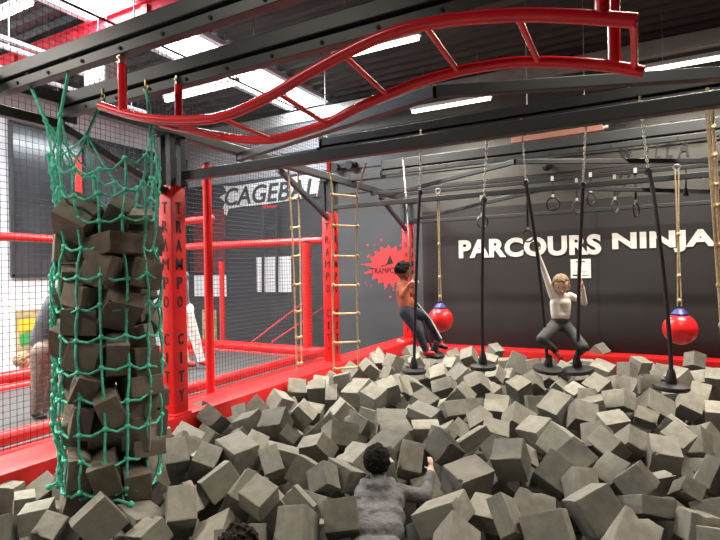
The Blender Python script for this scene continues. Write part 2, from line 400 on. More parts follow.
# boy in grey crawling through the cubes, seen from behind
sg = []; D = 3.22
neck = J(378, 478, D); 
sg += [(J(364, 491, D-.06), .054, J(395, 493, D-.06), .054, 'grey_top'), (J(378.5, 484, D-.05), .05, J(379, 474, D), .042, 'grey_top'), (J(378, 475, D), .034, J(377, 468, D+.01), .034, 'skin_dark')]
for (y, d, hw, r) in ((503, .14, 15, .073), (518, .25, 15, .075), (533, .37, 14.5, .074), (552, .5, 14, .076)):
    sg.append((J(378-hw+(518-y)*.06, y, D-d), r, J(378+hw+(518-y)*.0, y, D-d), r, 'grey_top'))
for (y0, d0, y1, d1) in ((493, .07, 503, .14), (503, .14, 518, .25), (518, .25, 533, .37)):
    for hw in (-13, 0, 13): sg.append((J(378+hw, y0, D-d0), .066, J(378+hw, y1, D-d1), .072, 'grey_top'))
sg += [(J(364, 483, D-.0), .034, J(371, 487, D-.10), .04, 'grey_top'), (J(371, 487, D-.10), .04, J(386, 487, D-.10), .04, 'grey_top'), (J(386, 487, D-.10), .04, J(391, 482, D), .034, 'grey_top'), (J(373, 492, D-.12), .03, J(384, 492, D-.12), .03, 'grey_top'), (J(379, 494, D-.12), .03, J(379, 500, D-.13), .022, 'grey_top')]
sg.append((J(368, 486, D-.03), .03, J(378, 490, D-.12), .034, 'grey_top')); sg.append((J(389, 486, D-.03), .03, J(378, 490, D-.12), .034, 'grey_top'))
eR = J(425, 497, D-.12); wR = J(430.5, 475, D+.03)
sg += [(J(397, 492, D-.06), .054, eR, .044, 'grey_top'), (eR, .043, wR, .033, 'grey_top'), (wR, .026, J(431.5, 471, D+.05), .024, 'skin')]
hand(sg, J(431.5, 471.5, D+.05), FW*.8+UPV*-.5, UPV*.8+FW*.6, RT*-1, 'skin', .9, .55)
eL = J(357, 515, D+.03); wL = J(352, 512, D+.25)
sg += [(J(363, 492, D-.05), .054, eL, .043, 'grey_top'), (eL, .043, wL, .032, 'grey_top'), (wL, .026, J(352, 508, D+.29), .024, 'skin_dark')]
hand(sg, J(352, 509, D+.28), UPV*-1, FW+RT*-.2, RT, 'skin_dark', .9, .3)
hL, hR = J(369, 575, D-.58), J(388, 580, D-.58)
for h, s in ((hL, -1), (hR, 1)):
    k = h+FW*.02+UPV*-.26+RT*s*.05-FW*.0; k.z = max(k.z, .13)
    sg += [(h, .085, k+FW*.12, .06, 'jeans'), (k+FW*.12, .056, k-FW*.2+UPV*.02, .042, 'jeans'), (k-FW*.2+UPV*.02, .04, k-FW*.27, .034, 'rubber')]
figure('person', 'boy with curly black hair and grey hooded top wading in the foam, back to us', sg,
       dict(c=J(376.5, 461.5, D+.02), r=.083, face=FW+UPV*-.25+RT*.05, up=UPV, skin='skin_dark', hair='hair_black', hvox=.0055, sm=7), None, .0085,
       curly_hair(1.1, 240, side=-.9, low=-.8))

# head of a child at the very bottom edge
sg = []; D = 2.02
hc = J(238, 554, D)
sg += [(hc+UPV*-.09, .04, hc+UPV*-.14, .045, 'skin_dark'), (hc+UPV*-.17+RT*-.1, .055, hc+UPV*-.17+RT*.1, .055, 'slate_top'), (hc+UPV*-.3+RT*-.06, .09, hc+UPV*-.3+RT*.06, .09, 'slate_top'), (hc+UPV*-.2+RT*-.05, .08, hc+UPV*-.3+RT*-.05, .09, 'slate_top'), (hc+UPV*-.2+RT*.05, .08, hc+UPV*-.3+RT*.05, .09, 'slate_top')]
for s in (-1, 1): sg += [(hc+UPV*-.17+RT*.12*s, .05, hc+UPV*-.32+RT*.16*s+FW*.08, .036, 'slate_top'), (hc+UPV*-.32+RT*.16*s+FW*.08, .034, hc+UPV*-.26+RT*.12*s+FW*.2, .026, 'skin_dark')]
figure('person', 'child with dark brown curls cut off by the bottom edge of the photo', sg,
       dict(c=hc, r=.085, face=FW+UPV*-.2, up=UPV, skin='skin_dark', hair='hair_brown', hvox=.0045, hsm=0), None, .009, curly_hair(1.14, 260, -.9, 8, -.8, (.08, .13)))

# adult bending over beyond the net
D = 5.2; sg = []
sg += [(J(46, 352, D-.08), .12, J(52, 352, D+.12), .12, 'beige_cloth'), (J(44, 340, D), .125, J(50, 322, D), .13, 'slate_top'), (J(50, 322, D), .13, J(58, 304, D), .125, 'slate_top'), (J(58, 304, D-.1), .1, J(60, 302, D+.14), .1, 'slate_top'), (J(63, 300, D), .07, J(70, 297, D), .055, 'skin')]
for (dx, dd) in ((-3, -.12), (5, .12)):
    sg += [(J(46+dx, 353, D+dd), .11, J(43+dx, 382, D+dd), .08, 'beige_cloth'), (J(43+dx, 382, D+dd), .08, J(39+dx, 410, D+dd), .055, 'beige_cloth'), (J(39+dx, 414, D+dd), .045, J(46+dx, 417, D+dd), .04, 'rubber')]
    e = J(62+dx, 330, D+dd*1.6); w = J(60+dx, 352, D+dd)
    sg += [(J(59, 303, D+dd*1.2), .065, e, .05, 'slate_top'), (e, .05, w, .036, 'slate_top')]
    hand(sg, w, RT, UPV*-1, FW*(1 if dd < 0 else -1), 'skin', 1.1, .4)
figure('person', 'adult in slate grey top bending over behind the net, left of the sack', sg,
       dict(c=J(76, 295, D), r=.115, face=RT*.8+UPV*-.6, up=UPV*.6+RT*.5, hair='hair_brown'), None, .013, cap_hair(1.08))
# curly head showing above the far red roll
p = at(23, 361, d=7.0); sg = []
sg += [(p+UPV*-.1, .05, p+UPV*-.16, .055, 'skin'), (p+UPV*-.22+RT*-.1, .07, p+UPV*-.22+RT*.1, .07, 'slate_top'), (p+UPV*-.42, .11, p+UPV*-.25, .11, 'slate_top')]
for s in (-1, 1): sg += [(p+UPV*-.22+RT*.14*s, .055, p+UPV*-.42+RT*.2*s, .04, 'slate_top'), (p+UPV*-.44+RT*.08*s, .075, p+UPV*-.46+RT*.1*s+FW*.3, .05, 'navy')]
figure('person', 'child with light brown curls sitting behind the far red roll at the left edge', sg,
       dict(c=p, r=.095, face=FW*.6+RT*.6, up=UPV, hair='hair_blond'), None, .012, curly_hair(1.2, 150))
# visitor in white beside the nearest post
sg = []; D = 7.6
f1, k1, h1 = J(201, 360, D), J(195, 337, D), J(187, 314, D)
f2, k2, h2 = J(186, 361, D+.2), J(181, 338, D+.2), J(181, 314, D+.15)
for f_, k_, h_ in ((f1, k1, h1), (f2, k2, h2)):
    sg += [(h_, .1, k_, .075, 'white_cloth'), (k_, .075, f_, .055, 'white_cloth'), (f_+UPV*-.03, .045, f_+RT*.12+UPV*-.05, .04, 'red_sock')]
sg += [(J(180, 310, D+.05), .12, J(186, 310, D+.1), .12, 'white_cloth'), (J(181, 303, D+.08), .13, J(177, 280, D+.08), .14, 'slate_top'), (J(171, 275, D+.05), .08, J(184, 276, D+.12), .08, 'slate_top'), (J(177, 272, D+.08), .06, J(177, 264, D+.08), .05, 'skin')]
for s, x in ((-1, 169), (1, 183)):
    e = J(x-1, 293, D-.05); w = J(175, 300, D-.25); sg += [(J(x, 276, D+.05), .065, e, .05, 'slate_top'), (e, .05, w, .036, 'skin')]; hand(sg, w, FW, UPV*-.3-FW, RT*-s, 'skin', 1.1, .5)
figure('person', 'visitor in white trousers and red shoes behind the nearest lettered post', sg,
       dict(c=J(176, 256, D+.05), r=.115, face=FW*-.5+RT*.3+UPV*-.2, up=UPV, hair='hair_brown'), None, .013, cap_hair(1.08))

# ------------------------------------------------------------------ light and colour
w = bpy.data.worlds.new('hall_air'); scene.world = w; w.use_nodes = True
w.node_tree.nodes['Background'].inputs['Color'].default_value = (.8, .88, 1, 1); w.node_tree.nodes['Background'].inputs['Strength'].default_value = .05
vs = scene.view_settings; vs.view_transform = 'Standard'; vs.look = 'None'; vs.gamma = 1; vs.exposure = EXPOSURE; vs.use_curve_mapping = False
# ------------------------------------------------------------------ the setting
YW = 9.2; ZC = 5.25; XLW = -9.85
o = struct(MB().box((-2.7, 2.9, -.05), (14.5, 13, .1)).build('floor', M['floor']))
o = struct(MB().box((-.6, YW+.05, 1.45), (10.2, .1, 2.9)).box((-.59, YW-.003, 1.45), (.02, .006, 2.9)).build('wall_back', M['wall_dark']))
struct(MB().box((-4.66, YW-.001, 1.45), (2.1, .012, 2.9)).build('skylit_overlay', M['wall_skylit']))  # paler sheet: skylight on the wall's left end put into its colour
mb = MB().box((-.6, YW+.06, 4.05), (10.2, .08, 2.4))
for i in range(10): mb.box((-.6, YW+.012, 2.95+i*.25), (10.2, .03, .2), bev=.006)
struct(mb.build('trim_back', M['clad']))
struct(MB().box((4.5, 2.85, 2.65), (.1, 12.9, 5.3)).build('wall_right', M['far_wall']))
struct(MB().box((-2.7, -3.55, 2.65), (14.5, .1, 5.3)).build('wall_front', M['clad']))
struct(MB().box((XLW-.05, 2.85, 2.65), (.1, 12.9, 5.3)).build('wall_left', M['white_wall']))
mb = MB().box((-7.77, YW+.08, 1.95), (4.15, .1, 3.9)); struct(mb.build('wall_far', M['far_wall']))
struct(MB().box((-7.77, YW+.08, 4.58), (4.15, .1, 1.35)).build('trim_far', M['pale_wall']))
# corrugated black roof
mb = MB(); prof = []; y = -3.5
while y < 9.3:
    prof += [(y, 0), (y+.1, 0), (y+.14, .07), (y+.24, .07), (y+.28, 0)]; y += .28
vs = []
for (py, pz) in prof: vs.append((mb.bm.verts.new((XLW-.1, py, ZC+pz)), mb.bm.verts.new((4.5, py, ZC+pz))))
for a, b in zip(vs, vs[1:]):
    if (a[0].co-b[0].co).length > 1e-6: mb.bm.faces.new((a[0], a[1], b[1], b[0]))
struct(mb.build('ceiling', M['ceil']))
# dark glazed opening in the white wall on the left
XL = XLW
g = struct(MB().box((XL+.02, 7.15, 3.17), (.04, 4.06, 2.76)).build('window_1', M['glass']))
mb = MB()
for (cy, sy, cz, sz) in ((7.15, 4.1, 4.56, .06), (7.15, 4.1, 1.78, .06), (5.12, .06, 3.17, 2.8), (9.17, .06, 3.17, 2.8), (6.5, .04, 3.17, 2.8), (7.8, .04, 3.17, 2.8)): mb.box((XL+.05, cy, cz), (.05, sy, sz))
o = mb.build('window_frame', M['steel'], g)
XS = -5.92
# rooflights: a strip of bright panels running away from the camera
for k, (y0, y1) in enumerate(((2.3, 4.6), (5.0, 6.6), (6.75, 8.85)), 2):
    w = struct(MB().box((XS, (y0+y1)/2, ZC-.03), (.86, y1-y0, .02)).build('window_%d' % k, M['sky']))
    mb = MB()
    for sx in (-1, 1): mb.box((XS+sx*.48, (y0+y1)/2, ZC-.05), (.1, y1-y0+.1, .08))
    for yy in (y0, y1): mb.box((XS, yy, ZC-.05), (1.06, .05, .08))
    mb.build('window_frame', M['frame_white'], w)
    mb = MB(); yy = y0+.35
    mb.box((XS, (y0+y1)/2, ZC-.05), (.02, y1-y0, .02)); mb.box((XS+.22, (y0+y1)/2, ZC-.05), (.015, y1-y0, .015))
    mb.build('glazing_bar', M['frame_white'], w)
w = struct(MB().box((-8.6, 2.2, ZC-.03), (.9, 2.6, .02)).build('window_5', M['sky']))  # added glowing panel, unseen, goes with the fill lamp over the left hall
# roof beams
b = MB().box((-2.7, 4.42, 4.97), (14.2, .09, .3)).box((-2.7, 4.42, 4.82), (14.2, .2, .03)).box((-2.7, 4.42, 5.13), (14.2, .2, .03))
for x in (-8.2, -6.7, -5.3): b.box((x, 4.36, 4.97), (.1, .06, .24))
tag(settle(b.build('roof_beam', M['red_roof'])), 'red painted steel roof beam crossing under the skylights at top left', 'beam')
tag(settle(MB().box((-2.7, 8.72, 4.93), (14.2, .1, .24), bev=.01).build('roof_beam', M['steel_light'])), 'pale galvanised roof beam running high along the top of the black wall', 'beam')
for i, (px, py, ln) in enumerate(((0, 37, 1.6), (0, 45, 1.5), (36, 78, 1.9))):
    p = at(px, py, Z=4.65)
    t = thing('pipe', ['upper of two white pipes side by side at the top left edge', 'lower of two white pipes side by side at the top left edge', 'single white pipe running behind the beams above the green net'][i], 'pipe', p)
    MB().tube([p+Vector((0, -2, 0)), p+Vector((0, ln, 0))], .035, 12).build('run', M['pipe_white'], t, smooth=True)
    for dy in (0.1, ln-.3): MB().tube([p+Vector((0, dy, 0)), p+Vector((0, dy, ZC-p.z))], .006, 6).build('hanger', M['zinc'], t)
p = at(103, 75, d=6.4)
t = thing('air_unit', 'white rectangular air unit hanging behind the left red ladder hanger', 'air unit', p-Vector((0, 0, .2)))
MB().box(p, (.42, .25, .29), bev=.02).build('body', M['pipe_white'], t)
MB().box(p-Vector((0, .128, 0)), (.35, .01, .21)).build('panel', M['white_wall'], t)
q = [at(70, 64, d=6.4), at(80, 67, d=6.4), at(90, 63, d=6.4), at(105, 61, d=6.4), at(119, 61, d=6.4)]
MB().tube(q, .035, 12).build('hose', M['hose'], t, smooth=True)
for dx in (-.14, .14): MB().tube([p+Vector((dx, 0, .14)), p+Vector((dx*.3, 0, ZC-p.z))], .004, 6).build('wire', M['zinc'], t)

# strip lights on the grid of the hall
def strip_light(x0, x1, y, z, label, energy=60):
    c = Vector(((x0+x1)/2, y, z)); t = thing('strip_light', label, 'ceiling light', c, 'fluorescent strip lights under the roof')
    MB().box(c+Vector((0, 0, .05)), (x1-x0+.06, .09, .06), bev=.008).build('housing', M['pipe_white'], t)
    MB().tube([c+Vector((-(x1-x0)/2, 0, 0)), c+Vector(((x1-x0)/2, 0, 0))], .03, 10).build('tube', M['tube'], t, smooth=True)
    for s in (-.35, .35): MB().tube([c+Vector((s*(x1-x0), 0, .08)), c+Vector((s*(x1-x0), 0, ZC-z))], .004, 5).build('wire', M['zinc'], t)
    l = bpy.data.lights.new('strip_lamp', 'AREA'); l.shape = 'RECTANGLE'; l.size = x1-x0; l.size_y = .1; l.energy = energy; l.color = (1, .91, .76); l.spread = math.radians(140)
    lo = bpy.data.objects.new('strip_lamp', l); COL.objects.link(lo); lo.location = c+Vector((0, 0, -.045)); lo['kind'] = 'structure'
    return t
LAMP = 125
for (x0, x1, y, lab) in ((-6.5, -5.05, 5.7, 'lit strip light between the two left red ladder hangers'),
                         (-3.4, -2.24, 5.7, 'lit strip light seen through the middle of the red wave ladder'),
                         (-6.7, -5.3, 2.98, 'lit strip light in the top left corner of the photo'),
                         (-3.4, -2.05, 8.3, 'lit strip light behind the short upright post, near the black wall'),
                         (.13, 1.55, 8.3, 'lit strip light at the upper right edge beyond the red ladder end')):
    strip_light(x0, x1, y, 4.5, lab, LAMP*(1.35 if y == 5.7 else 1))
for (x0, x1, y, e, lab) in ((.1, 1.5, 2.98, .45, 'strip light above the camera, outside the picture to the right'), (-3.4, -2.0, .2, .3, 'strip light above and behind the camera, outside the picture'), (.13, 1.5, 5.7, 1.5, 'strip light over the right of the pit, outside the picture'), (-9.6, -8.35, .3, 1., 'added strip light brightening the hall, over the far left trampolines outside the picture'), (-9.6, -8.35, 2.98, .85, 'added strip light brightening the white left wall, outside the picture'), (-6.5, -5.05, .3, 2.4, 'added strip light brightening the nearest lettered post, outside the picture')):  # lamps left of the net are added, unseen, to brighten hall and nearest post
    strip_light(x0, x1, y, 4.5, lab, LAMP*e)
# daylight falling through the rooflights
for (y0, y1, e) in ((2.3, 4.6, 110), (5.0, 6.6, 80), (6.75, 8.85, 100)):
    l = bpy.data.lights.new('rooflight_daylight', 'AREA'); l.shape = 'RECTANGLE'; l.size = .84; l.size_y = y1-y0; l.energy = e*1.6; l.color = (.86, .94, 1)
    lo = bpy.data.objects.new('rooflight_daylight', l); COL.objects.link(lo); lo.location = (XS, (y0+y1)/2, ZC-.075); lo['kind'] = 'structure'
l = bpy.data.lights.new('hall_fill', 'AREA'); l.shape = 'RECTANGLE'; l.size = .88; l.size_y = 2.1; l.energy = 330; l.color = (.9, .95, 1)  # added fill lamp, unseen, brightens the left hall
lo = bpy.data.objects.new('hall_fill', l); COL.objects.link(lo); lo.location = (-8.6, 2.2, ZC-.06); lo['kind'] = 'structure'
# unlit pinkish housing under the beam
a, b_ = at(512, 141.5, Y=6.9), at(603, 128, Y=6.9)
t = thing('unlit_fixture', 'unlit pinkish brown strip fixture under the beam above the white lettering', 'light fixture', (a+b_)/2-Vector((0, 0, .06)))
MB().bar(a, b_, .12, .075, bev=.006).build('housing', M['pink'], t)
MB().tube([b_, b_+Vector((.06, 0, .01))], .022, 10).build('end_cap', M['pipe_white'], t)
MB().tube([b_+Vector((.05, 0, .01)), b_+Vector((.15, .05, .07)), b_+Vector((.24, .1, .02)), b_+Vector((.28, .1, .1))], .008, 6).build('cable', M['black'], t)
MB().tube([a+Vector((.2, 0, .03)), a+Vector((.2, 0, ZC-a.z))], .005, 6).build('hanger', M['zinc'], t)
MB().tube([b_+Vector((-.2, 0, .03)), b_+Vector((-.2, 0, ZC-b_.z))], .005, 6).build('hanger', M['zinc'], t)
p = at(547, 166, Y=YW-.2)
t = thing('dome_camera', 'small black dome camera fixed to the cladding above the girl', 'camera', p)
MB().ball(p, .085).build('dome', M['black'], t, smooth=True); MB().tube([p+Vector((0, .05, .06)), p+Vector((0, .23, .06))], .035, 12).build('bracket', M['black'], t)
for (px, py, lab) in ((686, 124, 'black twin spotlight fixed high on the cladding at right'), (343, 165, 'black twin spotlight fixed high behind the middle rope ladder')):
    p = at(px, py, Y=YW-.15); t = thing('twin_spotlight', lab, 'spotlight', p)
    MB().box(p+Vector((0, .1, 0)), (.5, .1, .1)).build('mount', M['black'], t)
    for s in (-1, 1): MB().tube([p+Vector((s*.17, .06, 0)), p+Vector((s*.17, -.09, -.03))], [.06, .085], 14).build('lamp_head', M['steel'], t)

# lettering and marks on the black wall
a = at(459, 258, Y=YW-.004); b_ = at(717, 252.7, Y=YW-.004)
t = thing('wall_lettering', 'large white capital lettering PARCOURS NINJA on the black wall', 'lettering', ((a.x+b_.x)/2, YW-.006, 1.95))
for wd, x0, x1 in (('PARCOURS', 459, 601.5), ('NINJA', 612.5, 716.5)):
    p0, p1 = at(x0, 256, Y=YW), at(x1, 254, Y=YW)
    text_on('word', wd, (p0.x, YW-.008, 1.955), XAX, ZAX, M['white_paint'], t, w=p1.x-p0.x, h=.335, bold=.045, space=1.06)
t = thing('wall_lettering', 'dark slanted capitals half hidden by beams on the upper right cladding', 'lettering', at(655, 158, Y=YW-.012))
for ch, x0, x1 in (('W', 621, 634), ('I', 646, 650), ('L', 654.5, 661), ('L', 666, 673), ('A', 678, 689)):
    p0 = at(x0, 158, Y=YW-.01); p1 = at(x1, 158, Y=YW-.01)
    text_on('letter', ch, (p0.x, YW-.006, 3.40), XAX, ZAX, M['black'], t, w=p1.x-p0.x, h=.27, bold=.01, shear=.25, depth=.012)
c = at(389, 266, Y=YW-.004)
t = thing('splat_logo', 'red paint splat logo on the back wall behind the climbing boy', 'logo', (c.x, YW-.004, c.z-.4))
rnd = random.Random(5); poly = []; nsp = 17
for i in range(nsp*4):
    a = 2*PI*i/(nsp*4); k = i % 4
    r = .36*(1.0+.06*rnd.random() if k in (0, 2) else (1.1+.38*rnd.random()) if k == 1 else .86+.1*rnd.random())
    poly.append((r*math.cos(a)*1.12, r*math.sin(a)*1.0))
mb = MB(); fr = (Vector((c.x, YW-.004, c.z)), XAX, ZAX, Vector((0, -1, 0)))
mb.prism(poly, .006, fr)
for i in range(26):
    a = rnd.random()*2*PI; R = .46+.16*rnd.random(); r = .008+.016*rnd.random()
    q = [(R*math.cos(a)*1.05+r*math.cos(2*PI*j/8), R*math.sin(a)+r*math.sin(2*PI*j/8)) for j in range(8)]; mb.prism(q, .006, fr)
mb.build('splat', M['splat'], t)
text_on('lettering', 'TRAMPO CITY', (c.x-.40, YW-.012, c.z-.145), XAX, ZAX, M['black'], t, w=.86, h=.115, bold=.0)
mb = MB(); fr = (Vector((c.x+.0, YW-.011, c.z+.02)), XAX, ZAX, Vector((0, -1, 0)))
mb.prism([(-.06, .0), (.1, .03), (.03, .2)], .004, fr); mb.prism([(-.17, -.03), (-.05, .0), (-.05, .015), (-.17, -.01)], .004, fr)
mb.build('emblem', M['black'], t)
a, b_ = at(570.5, 259.3, Y=YW-.01), at(591, 278, Y=YW-.01)
t = thing('notice_sheet', 'white notice sheet taped to the black wall behind the girl', 'notice', ((a.x+b_.x)/2, YW-.01, b_.z))
MB().box(((a.x+b_.x)/2, YW-.006, (a.z+b_.z)/2), (b_.x-a.x, .01, a.z-b_.z)).build('sheet', M['paper'], t)
mb = MB(); w = b_.x-a.x; h = a.z-b_.z
for fx, fy, fw, fh in ((.28, .86, .16, .06), (.52, .86, .2, .06), (.1, .15, .3, .08), (.55, .15, .34, .03), (.12, .33, .7, .015)):
    mb.box((a.x+w*(fx+fw/2), YW-.012, b_.z+h*fy), (w*fw, .003, h*fh))
mb.build('print', M['black'], t)

# hall beyond the net
def on_far(x0, x1, z0, z1, m, name, label, cat, th=.03):
    return tag(settle(MB().box(((x0+x1)/2, YW+.022-th/2, (z0+z1)/2), (x1-x0, th, z1-z0)).build(name, M[m])), label, cat)
on_far(-9.6, -8.6, 1.78, 3.3, 'brick', 'wall_panel', 'dark red wall panel seen through the net right of the lettered post', 'panel')
on_far(-9.62, -8.58, 1.22, 1.73, 'white_wall', 'white_board', 'white board under the dark red panel beyond the net', 'board')
on_far(at(257, 275, Y=YW).x, at(291, 275, Y=YW).x, at(270, 292, Y=YW).z, at(270, 257, Y=YW).z, 'white_wall', 'white_board', 'white board hung under the CAGEBALL banner', 'board')
p0 = at(221, 196, Y=YW); p1 = at(331, 185, Y=YW)
t = thing('hall_banner', 'white splash shaped banner reading CAGEBALL beyond the net', 'banner', ((p0.x+p1.x)/2, YW, p0.z-.4))
W_ = p1.x-p0.x; fr = (Vector((p0.x, YW+.02, p0.z-.06)), XAX, ZAX, Vector((0, -1, 0)))
poly = [(q[0]*W_/3.6, q[1]*.66) for q in [(0, -.5), (.18, -.62), (.25, -.4), (.7, -.36), (1.6, -.36), (2.6, -.3), (3.6, -.26), (3.65, .4), (2.9, .46), (1.6, .42), (.5, .38), (.1, .44), (.22, .2), (-.05, .05), (.15, -.15)]]
MB().prism(poly, .02, fr).build('cloth', M['white_paint'], t)
text_on('lettering', 'CAGEBALL', (p0.x+.12, YW-.004, p0.z-.26), XAX, ZAX, M['steel'], t, w=W_-.18, h=.42, bold=.02, shear=.2)
for (pa, pb, m1, m2, lab) in (((17, 319), (39, 344), 'sig_yellow', 'sig_green', 'yellow and green poster on the white wall behind the bending adult'), ((203, 317), (216, 343), 'tan', 'sig_green', 'small orange and green poster beyond the net beside the lettered post')):
    a, b_ = at(*pa, X=XL+.03), at(*pb, X=XL+.03)
    if b_.y > YW: a, b_ = at(*pa, Y=YW+.02), at(*pb, Y=YW+.02)
    c = (a+b_)/2; zm = (a.z+b_.z)/2; hh = abs(a.z-b_.z); ww = max(abs(a.x-b_.x), abs(a.y-b_.y)); alongx = abs(a.x-b_.x) > abs(a.y-b_.y)
    t = thing('poster', lab, 'poster', (c.x, c.y, zm-hh/2))
    S = (lambda f, z: (ww*f, .02, z)) if alongx else (lambda f, z: (.02, ww*f, z))
    MB().box((c.x, c.y, zm+.03), S(1.1, hh*1.5)).build('backing', M['tan'], t)
    off = Vector((0, -.015, 0)) if alongx else Vector((.015, 0, 0))
    MB().box(Vector((c.x, c.y, zm+hh*.25))+off, S(.9, hh*.45)).build('upper_panel', M[m1], t)
    MB().box(Vector((c.x, c.y, zm-hh*.25))+off, S(.8, hh*.4)).build('lower_panel', M[m2], t)
# ------------------------------------------------------------------ foam pit surround
XP = -3.72
ZT = .5
mb = MB().box((-3.79, 4.75, .25), (.40, 8.9, .5), bev=.02)
tag(settle(mb.build('padded_curb', M['red_vinyl'], smooth=True)), 'red vinyl padded curb along the left side of the foam pit', 'curb')
mb = MB().box((-1.0, 9.0, .19), (5.15, .36, .38), bev=.02)
tag(settle(mb.build('padded_curb', M['red_vinyl'], smooth=True)), 'red vinyl padded curb at the foot of the black wall', 'curb')
tag(settle(MB().box((1.85, 4.75, .25), (.34, 8.9, .5), bev=.02).build('padded_curb', M['red_vinyl'], smooth=True)), 'red vinyl padded curb along the right side of the pit, beyond the picture', 'curb')
tag(settle(MB().box((-4.2, 3.6, .14), (.40, 10.8, .28)).build('deck_strip', M['deck'])), 'grey deck strip between the red curb and the red rolls', 'deck')
# trampolines beyond the net
tag(settle(MB().box((-5.75, 4.1, .33), (2.55, 5.9, .06)).build('trampoline_bed', M['bed'])), 'dark grey trampoline bed beyond the net, between red rolls', 'trampoline')
tag(settle(MB().box((-8.45, 4.6, .03), (2.7, 8.8, .06)).build('trampoline_bed', M['deck'])), 'pale grey trampoline bed at the far left below the dark window', 'trampoline')
def roll(a, b, r, label):
    a, b = Vector(a), Vector(b); k = 24; pts = [a.lerp(b, i/k) for i in range(k+1)]
    t = thing('padded_roll', label, 'padded roll', (a+b)/2-Vector((0, 0, 2*r)))
    MB().tube(pts, [r*(1 if i % 6 else .965) for i in range(k+1)], 16).build('roll', M['red_vinyl'], t, smooth=True)
    d = (b-a).normalized()
    for s in (.33, .67):
        p = a.lerp(b, s); MB().tube([p-d*.012, p+d*.012], r*1.02, 16).build('strap', M['red_roof'], t)
    return t
roll((-4.47, 1.1, .47), (-4.47, 6.95, .47), .062, 'upper red roll beside the net, nearer the foam pit')
roll((-4.41, 1.1, .345), (-4.41, 6.95, .345), .062, 'lower red roll tucked under the roll beside the net')
roll((-7.03, 1.1, .5), (-7.03, 7.0, .5), .075, 'upper red roll on the far side of the trampoline bed')
roll((-6.98, 1.1, .36), (-6.98, 7.0, .36), .07, 'lower red roll on the far side of the trampoline bed')
roll((-7.0, 7.2, .44), (-4.5, 7.12, .44), .08, 'upper red roll closing the far end of the trampoline bed')
roll((-7.0, 7.1, .30), (-4.5, 7.02, .30), .07, 'lower red roll closing the far end of the trampoline bed')
def red_pole(x, y, z0, z1, r, label, m='red_vinyl'):
    t = thing('padded_pole', label, 'pole', (x, y, z0))
    MB().tube([(x, y, z0), (x, y, z1)], r, 14).build('sleeve', M[m], t, smooth=True)
    MB().tube([(x, y, z1), (x, y, z1+.03)], r*.8, 14).build('cap', M['black'], t)
    MB().box((x, y, z0+.01), (r*3, r*3, .02)).build('foot_plate', M['steel'], t)
    return t
p = at(211, 385, Z=.5)
red_pole(-4.27, 4.3, .28, 2.98, .048, 'tall red padded pole of the net just right of the near lettered post')
p = at(225, 340, Z=.5); red_pole(-7.2, 7.6, .35, 2.0, .05, 'thin red pole behind the tall pole, at the far corner of the trampoline')
p = at(308, 345, d=8.6); red_pole(p.x, p.y, 0, at(308, 243, d=8.6).z, .075, 'red pole left of the second lettered post, under the red rail')
p0, p1 = at(79, 228, X=-7.3), at(79, 158, X=-7.3)
red_pole(p0.x, p0.y, 0.06, p1.z, .05, 'red padded pole seen through the top of the green net')
def rail(a, b, r, label):
    t = thing('padded_rail', label, 'rail', (Vector(a)+Vector(b))/2)
    MB().tube([a, b], r, 12).build('sleeve', M['red_vinyl'], t, smooth=True)
    for q in (a, b): MB().ball(q, r*1.15, 10, 8).build('joint', M['red_roof'], t)
    return t
rail(at(-4, 236, X=-7.25), at(64, 240, X=-7.25), .055, 'red padded rail at far left under the dark window')
rail(at(183, 247, d=9.2), at(323, 240.5, d=8.6), .06, 'long red rail beyond the net, ending at the second lettered post')
rail(at(181, 222, d=8.4), at(211, 218.5, d=8.4), .055, 'short red rail between the near lettered post and the tall red pole')
for (a, b, lab) in (((252, 342), (312, 296), 'upper of two thin red ropes slanting up beyond the net'), ((272, 342), (324, 307), 'lower of two thin red ropes slanting up beyond the net')):
    tag(settle(MB().tube([at(*a, d=9), at(*b, d=8.8)], .014, 6).build('rope', M['red_roof'])), lab, 'rope')
# pole rack hanging in front of the white board
t = thing('climbing_frame', 'narrow dark frame with netting in front of the white board beyond the net', 'climbing frame', at(270, 293, Y=9.0))
for px in (263, 277): MB().tube([at(px, 293, Y=9.0), at(px, 207, Y=9.0)], .035, 8).build('post', M['steel'], t)
for py in (228, 207): MB().tube([at(263, py, Y=9.0), at(277, py, Y=9.0)], .03, 8).build('crossbar', M['red_roof' if py < 220 else 'steel'], t)

# ------------------------------------------------------------------ lettered posts
def lettered_post(x, y, zb, zt, label, faces, s=.165, top=3.0):
    t = thing('padded_post', label, 'post', (x, y, 0))
    pad = MB().box((x, y, (zb+zt)/2), (s, s, zt-zb), bev=.012).build('pad', M['red_vinyl'], t, smooth=True)
    MB().box((x, y, zb-.06), (s*1.25, s*1.25, .16), bev=.012).build('base_pad', M['red_vinyl'], t, smooth=True)
    MB().box((x, y, (zb-.1)/2), (.1, .1, zb-.1)).build('stub', M['steel'], t)
    H = zt-zb; pitch = H*.0815
    for (nx, ny) in faces:
        nrm = Vector((nx, ny, 0)); xa = Vector((-ny, nx, 0))
        for i, ch in enumerate('TRAMPO CITY'):
            if ch == ' ': continue
            z = zt-H*.125-pitch*i; hh = H*.05; w = {'I': .022, 'M': .075}.get(ch, .06)
            o0 = Vector((x, y, z))+nrm*(s/2+.001)-xa*(w/2)
            lo = text_on('letter', ch, o0, xa, ZAX, M['black'], w=w, h=hh, bold=.03 if ny == 0 else .0, depth=.004)
            lo.parent = pad
    for (dx, dy) in ((-.06, -.06), (.06, -.06), (.06, .06), (-.06, .06)):
        MB().box((x+dx, y+dy, (zt+top)/2-.005), (.055, .055, top-zt+.01)).build('steel_tube', M['steel'], t)
    MB().box((x, y, top+.004), (.22, .22, .012)).build('top_plate', M['steel'], t)
    return t
